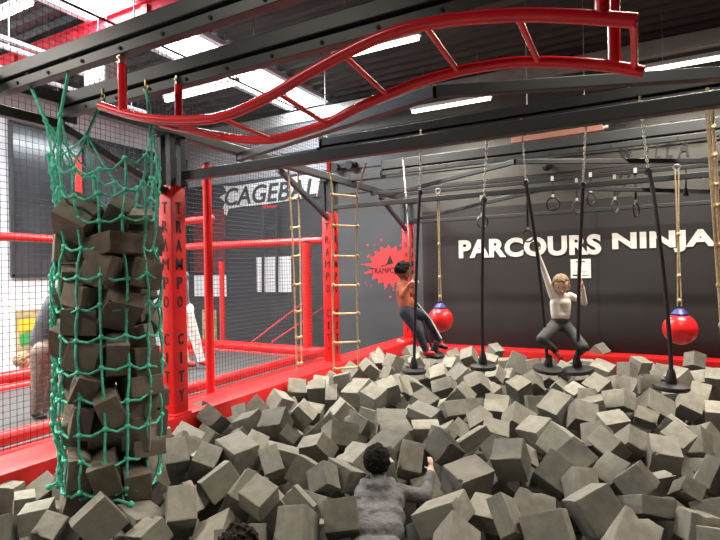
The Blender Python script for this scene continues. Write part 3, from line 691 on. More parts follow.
lettered_post(-3.70, 3.29, .5, 2.555, 'nearest red padded post lettered TRAMPO CITY, right of the green net', ((0, -1), (1, 0)))
lettered_post(-3.76, 6.10, .5, 2.58, 'middle red padded post lettered TRAMPO CITY, behind the middle rope ladder', ((0, -1), (1, 0)))
lettered_post(-3.72, 8.74, .5, 2.60, 'farthest red padded post, behind the boy in orange at the splat logo', ((0, -1), (1, 0)))
for y, q in ((3.29, 'nearest'), (6.1, 'middle'), (8.74, 'farthest')): lettered_post(1.85, y, .5, 2.57, q+' red padded post on the right side of the pit, beyond the picture', ((0, -1), (-1, 0)))

# ------------------------------------------------------------------ overhead steel
def beam(a, b, label, w=.08, h=.1, name='steel_beam', m='steel'):
    t = thing(name, label, 'beam', (Vector(a)+Vector(b))/2)
    MB().bar(a, b, w, h, bev=.006).build('profile', M[m], t)
    d = (Vector(b)-Vector(a)).normalized()
    for q, s in ((Vector(a), 1), (Vector(b), -1)):
        MB().bar(q, q+d*s*.012, w+.015, h+.015).build('end_plate', M[m], t)
    return t
XR = 1.85
for x, lab in ((XP, 'long steel side beam over the lettered posts, running away from the camera'), (XR, 'long steel side beam over the right posts, beyond the picture')):
    beam((x, -1.0, 3.055), (x, 9.1, 3.055), lab, .09, .09)
beam((XP-.02, .5, 2.87), (XP-.02, 2.30, 2.87), 'lower steel beam under the side beam in the top left corner', .07, .07)
beam((XP-.0, 2.28, 2.86), (-3.70, 3.20, 2.50), 'slanting steel brace from the side beam down to the nearest lettered post', .06, .06)
beam((XP, 4.9, 2.98), (-3.75, 6.02, 2.50), 'slanting steel brace running down to the middle lettered post', .06, .06)
beam((XP, 7.6, 2.98), (-3.72, 8.66, 2.50), 'slanting steel brace running down to the farthest lettered post', .06, .06)
def double_rail(y, z, x0, x1, label, h=.085, pitch=.33):
    """square tube above, bolted flat bar below, a dark gap between"""
    c = Vector(((x0+x1)/2, y, z)); t = thing('bolted_beam', label, 'beam', c)
    MB().box(c+Vector((0, 0, h/2+.012)), (x1-x0, .11, h), bev=.006).build('upper_profile', M['steel'], t)
    MB().box(c+Vector((0, .02, 0)), (x1-x0, .05, .03)).build('gap_shade', M['hole'], t)  # black strip painted in for the shadow line between the bars
    lb = MB().box(c+Vector((0, -.025, -.043)), (x1-x0, .06, .06), bev=.004).build('lower_bar', M['steel'], t)
    x = x0+.3
    while x < x1:
        MB().tube([(x, y-.062, z-.045), (x, y-.052, z-.045)], .011, 10).build('bolt', M['hole'], lb); x += pitch
    for xx in (x0, x1): MB().box((xx, y, z+.02), (.012, .14, .24)).build('end_plate', M['steel'], t)
    return t
double_rail(1.90, 3.03, XP-.35, XR+.1, 'nearest bolted double beam across the top left, holding the red ladder and net')
double_rail(2.345, 3.0, XP, XR+.1, 'second bolted double beam, just behind the nearest one, holding the red ladder and net')
double_rail(5.055, 3.19, -3.2, XR+.1, 'pale bolted double beam over the pit that the disc swings hang from')
double_rail(6.675, 3.19, -3.2, XR+.1, 'bolted double beam farther back, behind the chains of the disc swings', .12)
beam((XP, 5.0, 3.125), (-3.2, 5.0, 3.125), 'short steel stub joining the swing beam to the left side beam', .09, .09)
beam((XP, 6.62, 3.125), (-3.2, 6.62, 3.125), 'short steel stub joining the rear bolted beam to the left side beam', .09, .09)
for y, z, lab in ((3.39, 2.65, 'dark crossbeam from the nearest lettered post to the right edge'), (6.05, 2.635, 'dark crossbeam from the middle lettered post to the right edge'), (8.72, 2.63, 'dark crossbeam from the farthest lettered post, close to the black wall')):
    beam((XP+.05, y, z), (XR-.05, y, z), lab, *((.08, .085) if y < 4 else (.055, .06)))
XV = -1.0
for (y0, y1, z, n) in ((4.22, 3.42, 2.99, 'front'), (7.62, 6.05, 2.975, 'rear')):
    beam((XP, y0, z), (-1.22, y1, z), n+' left slanting roof brace of the steel frame, meeting its pair at mid span', *((.07, .08) if n == 'front' else (.05, .055)))
    beam((-1.22, y1, z), (XR, y0+.35, z), n+' right slanting roof brace of the steel frame, meeting its pair at mid span', *((.07, .08) if n == 'front' else (.05, .055)))
    beam((-1.22, y1-.0, 2.66), (-1.22, y1, 2.96), n+' short upright steel post on the crossbeam under the slanting braces', .07, .07)
beam((-3.66, 8.68, 2.655), (-.9, 6.15, 2.655), 'lower left slanting brace between the two rear crossbeams', .045, .05)
beam((-.82, 6.15, 2.655), (1.8, 8.6, 2.655), 'lower right slanting brace between the two rear crossbeams', .045, .05)
ZBF = at(605, 170.5, Y=7.3).z; ZBR = at(600, 175.5, Y=7.95).z
beam((XP, 7.3, ZBF), (XR, 7.3, ZBF), 'dark crossbeam that the front row of rings hangs from', .045, .05)
beam((XP, 7.95, ZBR), (XR, 7.95, ZBR), 'dark crossbeam that the back row of rings hangs from', .045, .05)
p = at(410, 198, Y=8.6)

# ------------------------------------------------------------------ cage netting
def netting(name, label, o, xa, w, h, mesh, r=.0026, sag=.02):
    mb = MB(); o = Vector(o); xa = Vector(xa); nx = int(w/mesh); nz = int(h/mesh); nrm = xa.cross(ZAX)
    def P(u, v): return o+xa*u+ZAX*v+nrm*(sag*math.sin(u*1.3+1)*math.sin(v*1.1))
    for i in range(nx+1): mb.tube([P(i*mesh, h*k/8) for k in range(9)], r, 3, cap=False)
    for j in range(nz+1): mb.tube([P(w*k/24, j*mesh) for k in range(25)], r, 3, cap=False)
    o_ = mb.build(name, M['net_black']); return tag(o_, label, 'net')
netting('safety_net', 'black square-mesh safety net hung along the left side of the pit', (-4.3, 1.2, .42), (0, 1, 0), 5.9, 3.7, .0505, .0025)
netting('safety_net', 'black safety net closing the hall beyond, in front of the CAGEBALL banner', (-7.1, 7.3, .5), (1, 0, 0), 2.8, 3.6, .055, .0019)
t = thing('net_cable', 'dark cable along the top of the safety net above the side beam', 'cable', (-4.3, 4, 4.12))
MB().tube([(-4.3, 1.2, 4.12), (-4.3, 7.1, 4.12)], .012, 8).build('cable', M['steel'], t)
for y in (1.6, 3.4, 5.2, 6.9): MB().tube([(-4.3, y, 4.12), (-4.3, y, ZC)], .006, 6).build('hanger', M['zinc'], t)

# ------------------------------------------------------------------ red wave ladder
prof = [(-2.66, 2.715), (-2.42, 2.625), (-2.18, 2.56), (-1.9, 2.515), (-1.75, 2.508), (-1.6, 2.525), (-1.42, 2.565), (-1.25, 2.615), (-1.08, 2.658), (-.92, 2.69), (-.78, 2.70), (-.64, 2.692), (-.5, 2.672), (-.34, 2.64), (-.18, 2.595), (-.05, 2.553), (.008, 2.533)]
prof2 = [(-2.66, 2.715), (-2.42, 2.64), (-2.18, 2.57), (-1.98, 2.52), (-1.77, 2.492), (-1.56, 2.508), (-1.4, 2.532), (-1.24, 2.577), (-1.07, 2.613), (-.9, 2.644), (-.7, 2.657), (-.6, 2.655), (-.46, 2.645), (-.32, 2.618), (-.2, 2.587), (-.07, 2.546), (.03, 2.505)]
def cr(pts, n=4):
    out = []
    for i in range(len(pts)-1):
        p = [np.array(pts[max(0, min(len(pts)-1, j))]) for j in (i-1, i, i+1, i+2)]
        for k in range(n):
            t = k/n; out.append(.5*(2*p[1]+(p[2]-p[0])*t+(2*p[0]-5*p[1]+4*p[2]-p[3])*t*t+(3*p[1]-p[0]-3*p[2]+p[3])*t**3))
    out.append(np.array(pts[-1])); return out
YA, YB = 1.87, 2.29
lad = thing('wave_ladder', 'glossy red wave-shaped monkey ladder hanging under the two nearest bolted beams', 'monkey ladder', (-1.3, (YA+YB)/2, 2.45))
A_ = [Vector((x, YA, z)) for x, z in cr(prof)]; B_ = [Vector((x, YB, z)) for x, z in cr(prof2)]
MB().tube(A_, .024, 16).build('side_rail', M['red_pipe'], lad, smooth=True)
MB().tube(B_, .024, 16).build('side_rail', M['red_pipe'], lad, smooth=True)
def zat(P, x): return min(P, key=lambda v: abs(v.x-x)).z
for x in (-2.5, -2.14, -1.77, -1.42, -1.07, -.71, -.36, .0):
    MB().tube([(x, YA, zat(A_, x)), (x, YB, zat(B_, x))], .0125, 12).build('rung', M['red_pipe'], lad, smooth=True)
for (x, y, P, zt) in ((-2.47, YA, A_, 2.97), (-2.5, YB, B_, 2.99), (-.09, YA, A_, 2.97), (-.07, YB, B_, 2.99)):
    h = MB().tube([(x, y, zat(P, x)), (x, y, zt-.06)], .024, 14).build('hanger', M['red_pipe'], lad, smooth=True)
    MB().box((x, y, zt-.04), (.014, .04, .07)).build('bracket', M['zinc'], h)
    MB().tube([(x, y-.03, zt-.03), (x, y+.03, zt-.03)], .008, 8).build('bolt', M['brass'], h)
# ------------------------------------------------------------------ hanging things
def chain_bm(mb, a, b, link=.034, r=.0042):
    a, b = Vector(a), Vector(b); L = (b-a).length; n = max(2, int(L/(link*.72))); d = (b-a).normalized()
    R0 = rot_to(d)
    for i in range(n):
        c = a.lerp(b, (i+.5)/n)
        rr = R0 @ Matrix.Rotation(PI/2*(i % 2), 3, 'Z') @ Matrix.Rotation(PI/2, 3, 'X')
        pts = [c+rr @ Vector((link*.27*math.cos(2*PI*k/8), link*.5*math.sin(2*PI*k/8), 0)) for k in range(8)]
        mb.tube(pts, r, 5, closed=True)
    return mb
def disc_swing(top, join, pts, disc_c, rad, label, tilt=(0, 0, 1), pr=.017):
    t = thing('disc_swing', label, 'disc swing', disc_c)
    MB().tube([top+Vector((0, -.01, .03)), top], .012, 8).build('eye_bolt', M['brass'], t)
    chain_bm(MB(), top, join).build('chain', M['zinc'], t, smooth=True)
    P = [join]+pts+[disc_c]; k = []
    for q in cr([tuple(p) for p in P], 8): k.append(Vector(q))
    po = MB().tube(k, pr, 12).build('pole', M['rubber'], t, smooth=True)
    R = rot_to(tilt)
    MB().lathe(disc_c, [(rad*.3, -.03), (rad*.92, -.022), (rad, -.004), (rad*.97, .014), (rad*.6, .024), (rad*.28, .03), (.045, .05), (.03, .12), (.02, .15)], 32, R).build('disc', M['rubber'], t, smooth=True)
    MB().torus(join+Vector((0, 0, -.03)), .022, .009, rot_to((0, 1, 0))).build('clamp', M['steel'], po, smooth=True)
    return t
YE = 4.945
def V(px, py, **k): return at(px, py, **k)
disc_swing(V(421, 133, Y=YE), V(420, 190, Y=YE), [V(417.5, 240, Y=YE+.02), V(415, 320, Y=YE+.1)], V(414, 371, Y=5.08), .132, 'black disc swing hanging straight, in front of the boy in orange')
disc_swing(V(487, 142, Y=YE), V(484, 197, Y=YE), [V(483, 230, Y=YE), V(482, 300, Y=YE+.05)], V(483, 367, Y=5.08), .132, 'black disc swing hanging empty between the boy and the girl')
disc_swing(V(521.5, 122, Y=YE), V(525.5, 180, Y=5.0), [V(536.5, 248, Y=5.22), V(543, 310, Y=5.36)], V(548, 369, Y=5.48), .15, 'black disc swing pulled aside by the raised hand of the girl', (.12, -.1, 1))
disc_swing(V(585.5, 130, Y=YE), V(583, 182, Y=5.02), [V(580.5, 240, Y=5.2), V(578.5, 300, Y=5.36)], V(578, 370, Y=5.48), .15, 'black disc swing held by the girl beside the white notice', (-.1, -.1, 1))
j = V(648, 168, Y=YE)
disc_swing(V(640, 100, Y=YE), j, [V(653, 192, Y=YE), V(663, 270, Y=4.9), V(670, 345, Y=4.9)], V(671, 387, Y=4.9), .138, 'black disc swing nearest the right edge, in front of the right red ball', (.03, .0, 1))
# the strap and disc the boy in orange stands on
disc_swing(V(403, 160, Y=6.55), V(406, 196, Y=6.3), [V(409, 240, Y=5.75), V(412, 283, Y=5.55), V(420, 312, Y=5.52)], V(434, 354, Y=5.5), .12, 'black disc swing the boy in orange stands on', (.2, -.1, 1), .014)

ZB = {7.3: ZBF, 7.95: ZBR, 6.05: 2.63}
def ring(px, py, pyt, Y, rr, label, twist, link=True):
    c = V(px, py, Y=Y); top = V(px, pyt, Y=Y)
    top.x = c.x; top.z = ZB[Y]-.03
    t = thing('gym_ring', label, 'gym ring', c-Vector((0, 0, rr)), 'gym rings over the pit')
    MB().torus(c, rr, .012, Matrix.Rotation(twist, 3, 'Z') @ Matrix.Rotation(PI/2, 3, 'X'), 24, 8).build('ring', M['ring'], t, smooth=True)
    st = MB().box((c+top)/2+Vector((0, 0, rr/2)), (.025, .006, (top.z-c.z)-rr)).build('strap', M['black'], t)
    MB().box(top+Vector((0, -.02, -.01)), (.035, .03, .06)).build('buckle', M['pipe_white'], st)
    MB().box(c+Vector((0, 0, rr+.02)), (.03, .02, .045)).build('ring_buckle', M['pipe_white'], st)
    return t
ring(553, 204, 170, 7.3, .085, 'leftmost gym ring of the front row, seen nearly round', .4)
ring(591, 199, 167, 7.3, .08, 'middle gym ring of the front row, right of the chain held by the girl', 1.0)
ring(636, 210, 163, 7.3, .085, 'rightmost gym ring of the front row, left of the curved swing pole', 1.2)
ring(577, 207, 177, 7.95, .085, 'left gym ring of the back row, beside the swing pole held by the girl', .95)
ring(615, 206, 172, 7.95, .085, 'right gym ring of the back row, above the letter N', 1.1)
ring(528, 236, 176, 7.3, .08, 'low gym ring above the raised hand of the girl, before the letter O', .5)
ring(482.5, 222, 178, 6.05, .07, 'gym ring beside the upper pole of the middle disc swing', .9)
p = V(686, 168, Y=6.1); q = V(686, 196, Y=6.1)
t = thing('strap', 'short black strap dangling from the crossbeam above the letter A', 'strap', q)
MB().tube([p, (p+q)/2, q], .008, 6).build('webbing', M['black'], t); MB().tube([q+Vector((0, 0, .08)), q], [.012, .025], 8).build('loop', M['black'], t)
p = V(622, 172, Y=7.3); q = V(617, 196, Y=7.3)
t = thing('strap', 'black strap hanging in a loop beside the gym rings', 'strap', q)
MB().tube([p, p+Vector((-.04, 0, -.12)), q, p+Vector((.03, 0, -.16)), p+Vector((.1, 0, 0))], .014, 8).build('webbing', M['black'], t)

def buoy(px, py, pyt, Y, r, label, dx):
    c = V(px, py, Y=Y); top = V(px+dx, pyt, Y=Y); t = thing('buoy_ball', label, 'hanging ball', c-Vector((0, 0, r)))
    top.x = c.x; top.z = min(top.z, 2.72)
    MB().ball(c, r, 32, 22).build('ball', M['buoy'], t, smooth=True)
    MB().lathe(c+Vector((0, 0, r*.86)), [(r*.5, -.02), (r*.5, .02), (r*.36, .045), (r*.24, .065), (r*.1, .07)], 20).build('cap', M['blue'], t, smooth=True)
    z0 = c.z+r+.07
    rp = MB()
    for s in (-1, 1): rp.tube([Vector((c.x+s*.016*(1-.6*math.sin(PI*k/10)), c.y, z0+(top.z-z0)*k/10)) for k in range(11)], .0065, 8)
    rope = rp.build('rope', M['hemp'], t, smooth=True)
    for f in (.04, .22, .52): MB().ball((c.x, c.y, z0+(top.z-z0)*f), .02, 10, 8, (1, 1, 1.2)).build('knot', M['hemp'], rope, smooth=True)
    MB().torus((c.x, c.y, top.z+.005), .03, .006, rot_to((0, 1, 0))).build('shackle', M['zinc'], t, smooth=True)
    return t
buoy(440.5, 319.5, 187, 6.05, .155, 'red buoy ball with blue cap hanging behind the legs of the boy in orange', -3)
buoy(680, 329, 168, 6.0, .155, 'red buoy ball with blue cap hanging at right behind the nearest disc swing', -3)

def rope_ladder(ropes, rungs, label, r=.0105):
    t = thing('rope_ladder', label, 'rope ladder', (Vector(ropes[0][-1])+Vector(ropes[1][-1]))/2)
    for P in ropes: MB().tube([Vector(q) for q in cr([tuple(p) for p in P], 5)], r, 8).build('rope', M['hemp'], t, smooth=True)
    for a, b in rungs:
        d = (b-a).normalized()*.02
        g = MB().tube([a-d, b+d], .0125, 8).build('rung', M['wood'], t, smooth=True)
        for q in (a, b): MB().ball(q, .02, 8, 6, (1, 1, 1.4)).build('knot', M['hemp'], t, smooth=True)
    return t
Y2 = 4.95
Lr = [V(324, 150, Y=Y2), V(328, 170, Y=Y2), V(332, 195, Y=Y2), V(332.5, 285, Y=Y2), V(334, 371, Y=Y2)]
Rr_ = [V(366, 163, Y=Y2), V(361, 180, Y=Y2), V(357, 197, Y=Y2), V(357, 285, Y=Y2), V(358.5, 369, Y=Y2)]
rope_ladder([Lr, Rr_], [(V(332+.02*(y-195)*.8, y, Y=Y2), V(357+.01*(y-195), y+dy, Y=Y2)) for y, dy in ((194.5, 2.5), (225.5, 1), (256, .5), (285.5, 0), (314, -.5), (343, -1), (369, -2))], 'rope ladder with pale wooden rungs hanging in front of the middle lettered post')
p = V(329, 166, Y=Y2-.02)
tag(settle(MB().box(p, (.05, .03, .12), bev=.01).build('red_tag', M['red_vinyl'])), 'small red tag strapped to the left rope of the middle rope ladder', 'tag')
# the ladder to its left is seen almost edge on
def vv(px, py, Y): return V(px, py, Y=Y)
L1 = [vv(287, 156, 4.95), vv(289, 180, 4.95), vv(293, 250, 4.95), vv(297, 372, 4.95)]
L2 = [vv(299, 172, 5.42), vv(298, 180, 5.42), vv(300, 250, 5.42), vv(301.5, 362, 5.42)]
rope_ladder([L1, L2], [(vv(289+.05*(y-180), y, 4.95), vv(298+.02*(y-180), y-1, 5.42)) for y in (199, 228, 256.5, 285, 312, 338, 364)], 'rope ladder seen almost edge on, left of the middle lettered post')
tag(settle(MB().box((L2[0].x, 5.2, L2[0].z+.1), (.05, .62, .05)).build('support_arm', M['steel'])), 'short steel arm under the swing beam holding the edge-on rope ladder', 'arm')
L1 = [vv(707.5, 88, 4.945), vv(707.5, 112, 4.9), vv(711, 170, 4.9), vv(716, 245, 4.9), vv(722, 330, 4.9), vv(724, 370, 4.9)]
L2 = [vv(712, 90, 5.03), vv(712.5, 112, 5.3), vv(716, 170, 5.3), vv(719, 245, 5.3), vv(725, 330, 5.3), vv(727, 370, 5.3)]
rope_ladder([L1, L2], [(vv(708+.062*(y-112), y, 4.9), vv(713+.05*(y-112), y-1, 5.3)) for y in (128, 156, 185, 206, 245, 285, 325)], 'thick rope ladder leaving the picture at the right edge', .014)

# ------------------------------------------------------------------ green net sack with worn foam
TC = Vector((-2.912, 2.092, 0)); RN = .29
hooks = [V(27, 78, Y=1.87), V(70, 64, Y=1.87), V(103, 99, Y=2.29), V(146, 90, Y=2.29)]
sack = thing('net_sack', 'green knotted rope net sack full of worn foam, hanging at left', 'net', (TC.x, TC.y, .42))
NC, ZR = 14, [2.43, 2.27, 2.10, 1.92, 1.745, 1.57, 1.395, 1.215, 1.04, .865, .69, .50]
rn = random.Random(3)
def npt(i, j):
    a = 2*PI*(j+.25)/NC; z = ZR[i]
    h = {0: .07*math.sin(a*2+.6), 1: .05*math.sin(a*2+.6), 2: .02*math.sin(a*2)}.get(i, 0)
    r = RN*(1.02 if 3 < i < 10 else .96 if i >= 10 else .9+.05*(3-i) if i <= 3 else 1)
    q = random.Random(i*31+(j % NC)); r *= 1+q.uniform(-.03, .03)
    return TC+Vector((r*math.cos(a+q.uniform(-.05, .05)), r*math.sin(a+q.uniform(-.05, .05)), z+h+q.uniform(-.018, .018)))
grid = [[npt(i, j) for j in range(NC)] for i in range(len(ZR))]
mb = MB(); kn = MB()
def rope_seg(a, b, sag=.012, r=.0075):
    mid = (a+b)/2+Vector((0, 0, -sag)); o_ = (mid-TC); o_.z = 0
    if o_.length: mid += o_.normalized()*.012
    mb.tube([a, a.lerp(mid, .6), mid, b.lerp(mid, .6), b], r, 7)
for i in range(len(ZR)):
    for j in range(NC):
        rope_seg(grid[i][j], grid[i][(j+1) % NC], .02 if i > 1 else .035)
        if i+1 < len(ZR): rope_seg(grid[i][j], grid[i+1][j], 0)
        kn.ball(grid[i][j], .0145, 8, 6, (1.2, 1.2, 1.2))
for j in range(0, NC, 2): rope_seg(grid[-1][j], grid[-1][(j+NC//2) % NC]+Vector((0, 0, -.04)), .05)
tm = bpy.data.meshes.new('t'); kn.bm.to_mesh(tm); kn.bm.free(); mb.bm.from_mesh(tm); bpy.data.meshes.remove(tm)
mb.build('mesh', M['net_green'], sack, smooth=True)
# gathered seam on the left side
s_ = MB(); lj = min(range(NC), key=lambda j: (grid[4][j]-CAM).dot(_r)/(grid[4][j]-CAM).dot(_f))
for k in range(3):
    P = []
    for i in range(len(ZR)*4-3):
        g = grid[i//4][lj].lerp(grid[min(i//4+1, len(ZR)-1)][lj], (i % 4)/4); o_ = (g-TC); o_.z = 0
        P.append(g+o_.normalized()*.012+Vector((.014*math.cos(i*1.1+k*2.1), .014*math.sin(i*1.1+k*2.1), 0)))
    s_.tube(P, .0065, 6)
for i in range(0, len(ZR)*2): 
    g = grid[i//2][lj].lerp(grid[min(i//2+1, len(ZR)-1)][lj], (i % 2)/2); s_.ball(g+Vector((-.014, -.008, 0)), .021, 8, 6)
s_.build('seam', M['net_green'], sack, smooth=True)
for h in hooks:
    js = sorted(range(NC), key=lambda j: (grid[0][j]-h).length)[:4]
    sm = MB(); n_ = h.lerp(grid[0][js[0]], .55)
    sm.tube([h, n_], .010, 7); sm.ball(n_, .018, 8, 6)
    for j in js: sm.tube([n_, n_.lerp(grid[0][j], .5)+Vector((0, 0, -.012)), grid[0][j]], .0065, 6)
    sm.build('hanging_rope', M['net_green'], sack, smooth=True)
    hk = MB().torus(h+Vector((0, 0, .012)), .02, .005, rot_to((0, 1, 0)), 14, 6)
    hk.tube([h+Vector((0, 0, .03)), h+Vector((0, 0, .07))], .009, 8); hk.build('eye_hook', M['brass'], sack, smooth=True)
for (a, b) in (((62, 486), (49, 487)), ((105, 503), (131, 504))):
    p, q = V(*a, d=3.0), V(*b, d=2.95); tl = MB(); tl.tube([p, (p+q)/2+Vector((0, 0, .02)), q], .008, 7); tl.ball(q, .018, 8, 6)
    tl.build('loose_end', M['net_green'], sack, smooth=True)

# ------------------------------------------------------------------ foam cubes
def foam_mesh(seed, name='foam_cube', bites=2):
    rn = random.Random(seed)
    cuts = [-.5, -.475, -.43, -.3, -.1, .1, .3, .43, .475, .5]; n = len(cuts)
    bm = bmesh.new(); idx = {}
    def vert(i, j, k):
        key = (i, j, k)
        if key not in idx: idx[key] = bm.verts.new((cuts[i], cuts[j], cuts[k]))
        return idx[key]
    for a in range(n-1):
        for b in range(n-1):
            for e in (0, n-1):
                for ax in range(3):
                    q = []
                    for (da, db) in ((0, 0), (1, 0), (1, 1), (0, 1)):
                        c = [a+da, b+db]; c.insert(ax, e); q.append(vert(*c))
                    bm.faces.new(q if e else q[::-1])
    R = .018
    spots = []
    for _ in range(bites):
        c = [rn.choice((-.5, .5)), rn.choice((-.5, .5)), rn.uniform(-.5, .5)]; rn.shuffle(c); spots.append((Vector(c), rn.uniform(.09, .2)))
    off = Vector((seed*3.1, seed*1.7, seed*.9))
    sh = [rn.uniform(-.05, .05) for _ in range(6)]
    for v in bm.verts:
        p = v.co.copy()
        inn = Vector([max(-.5+R, min(.5-R, c)) for c in p]); d = p-inn
        if d.length > 1e-6: p = inn+d.normalized()*R
        for c, r in spots:
            t = (v.co-c).length/r
            if t < 1: p *= 1-.3*(1-t)*(.6+.4*noise.noise(v.co*9+off))
        p += Vector((noise.noise(v.co*2.5+off), noise.noise(v.co*2.5+off+Vector((7, 0, 0))), noise.noise(v.co*2.5+off+Vector((0, 9, 0)))))*.022
        p += Vector((noise.noise(v.co*11+off), noise.noise(v.co*11+off*2), noise.noise(v.co*11-off)))*.006
        p.x += p.z*sh[0]; p.y += p.z*sh[1]; p.z += p.x*sh[2]*.6
        v.co = p
    bmesh.ops.recalc_face_normals(bm, faces=bm.faces)
    me = bpy.data.meshes.new(name); bm.to_mesh(me); bm.free()
    me.polygons.foreach_set('use_smooth', [True]*len(me.polygons)); me.set_sharp_from_angle(angle=math.radians(38))
    return me
CUBES = [foam_mesh(s, bites=(0, 1, 1, 2, 1, 0, 3, 2)[s]) for s in range(8)]
for me in CUBES: me.materials.append(M['foam'])
OLD = [foam_mesh(20+s, bites=3) for s in range(5)]
for me in OLD: me.materials.append(M['foam_old'])
def pxy(p):
    v = Vector(p)-CAM; d = v.dot(_f); return 360+FPX*v.dot(_r)/d, 270-FPX*v.dot(_u)/d, d
SPECIAL = {}
GROUPS = {}
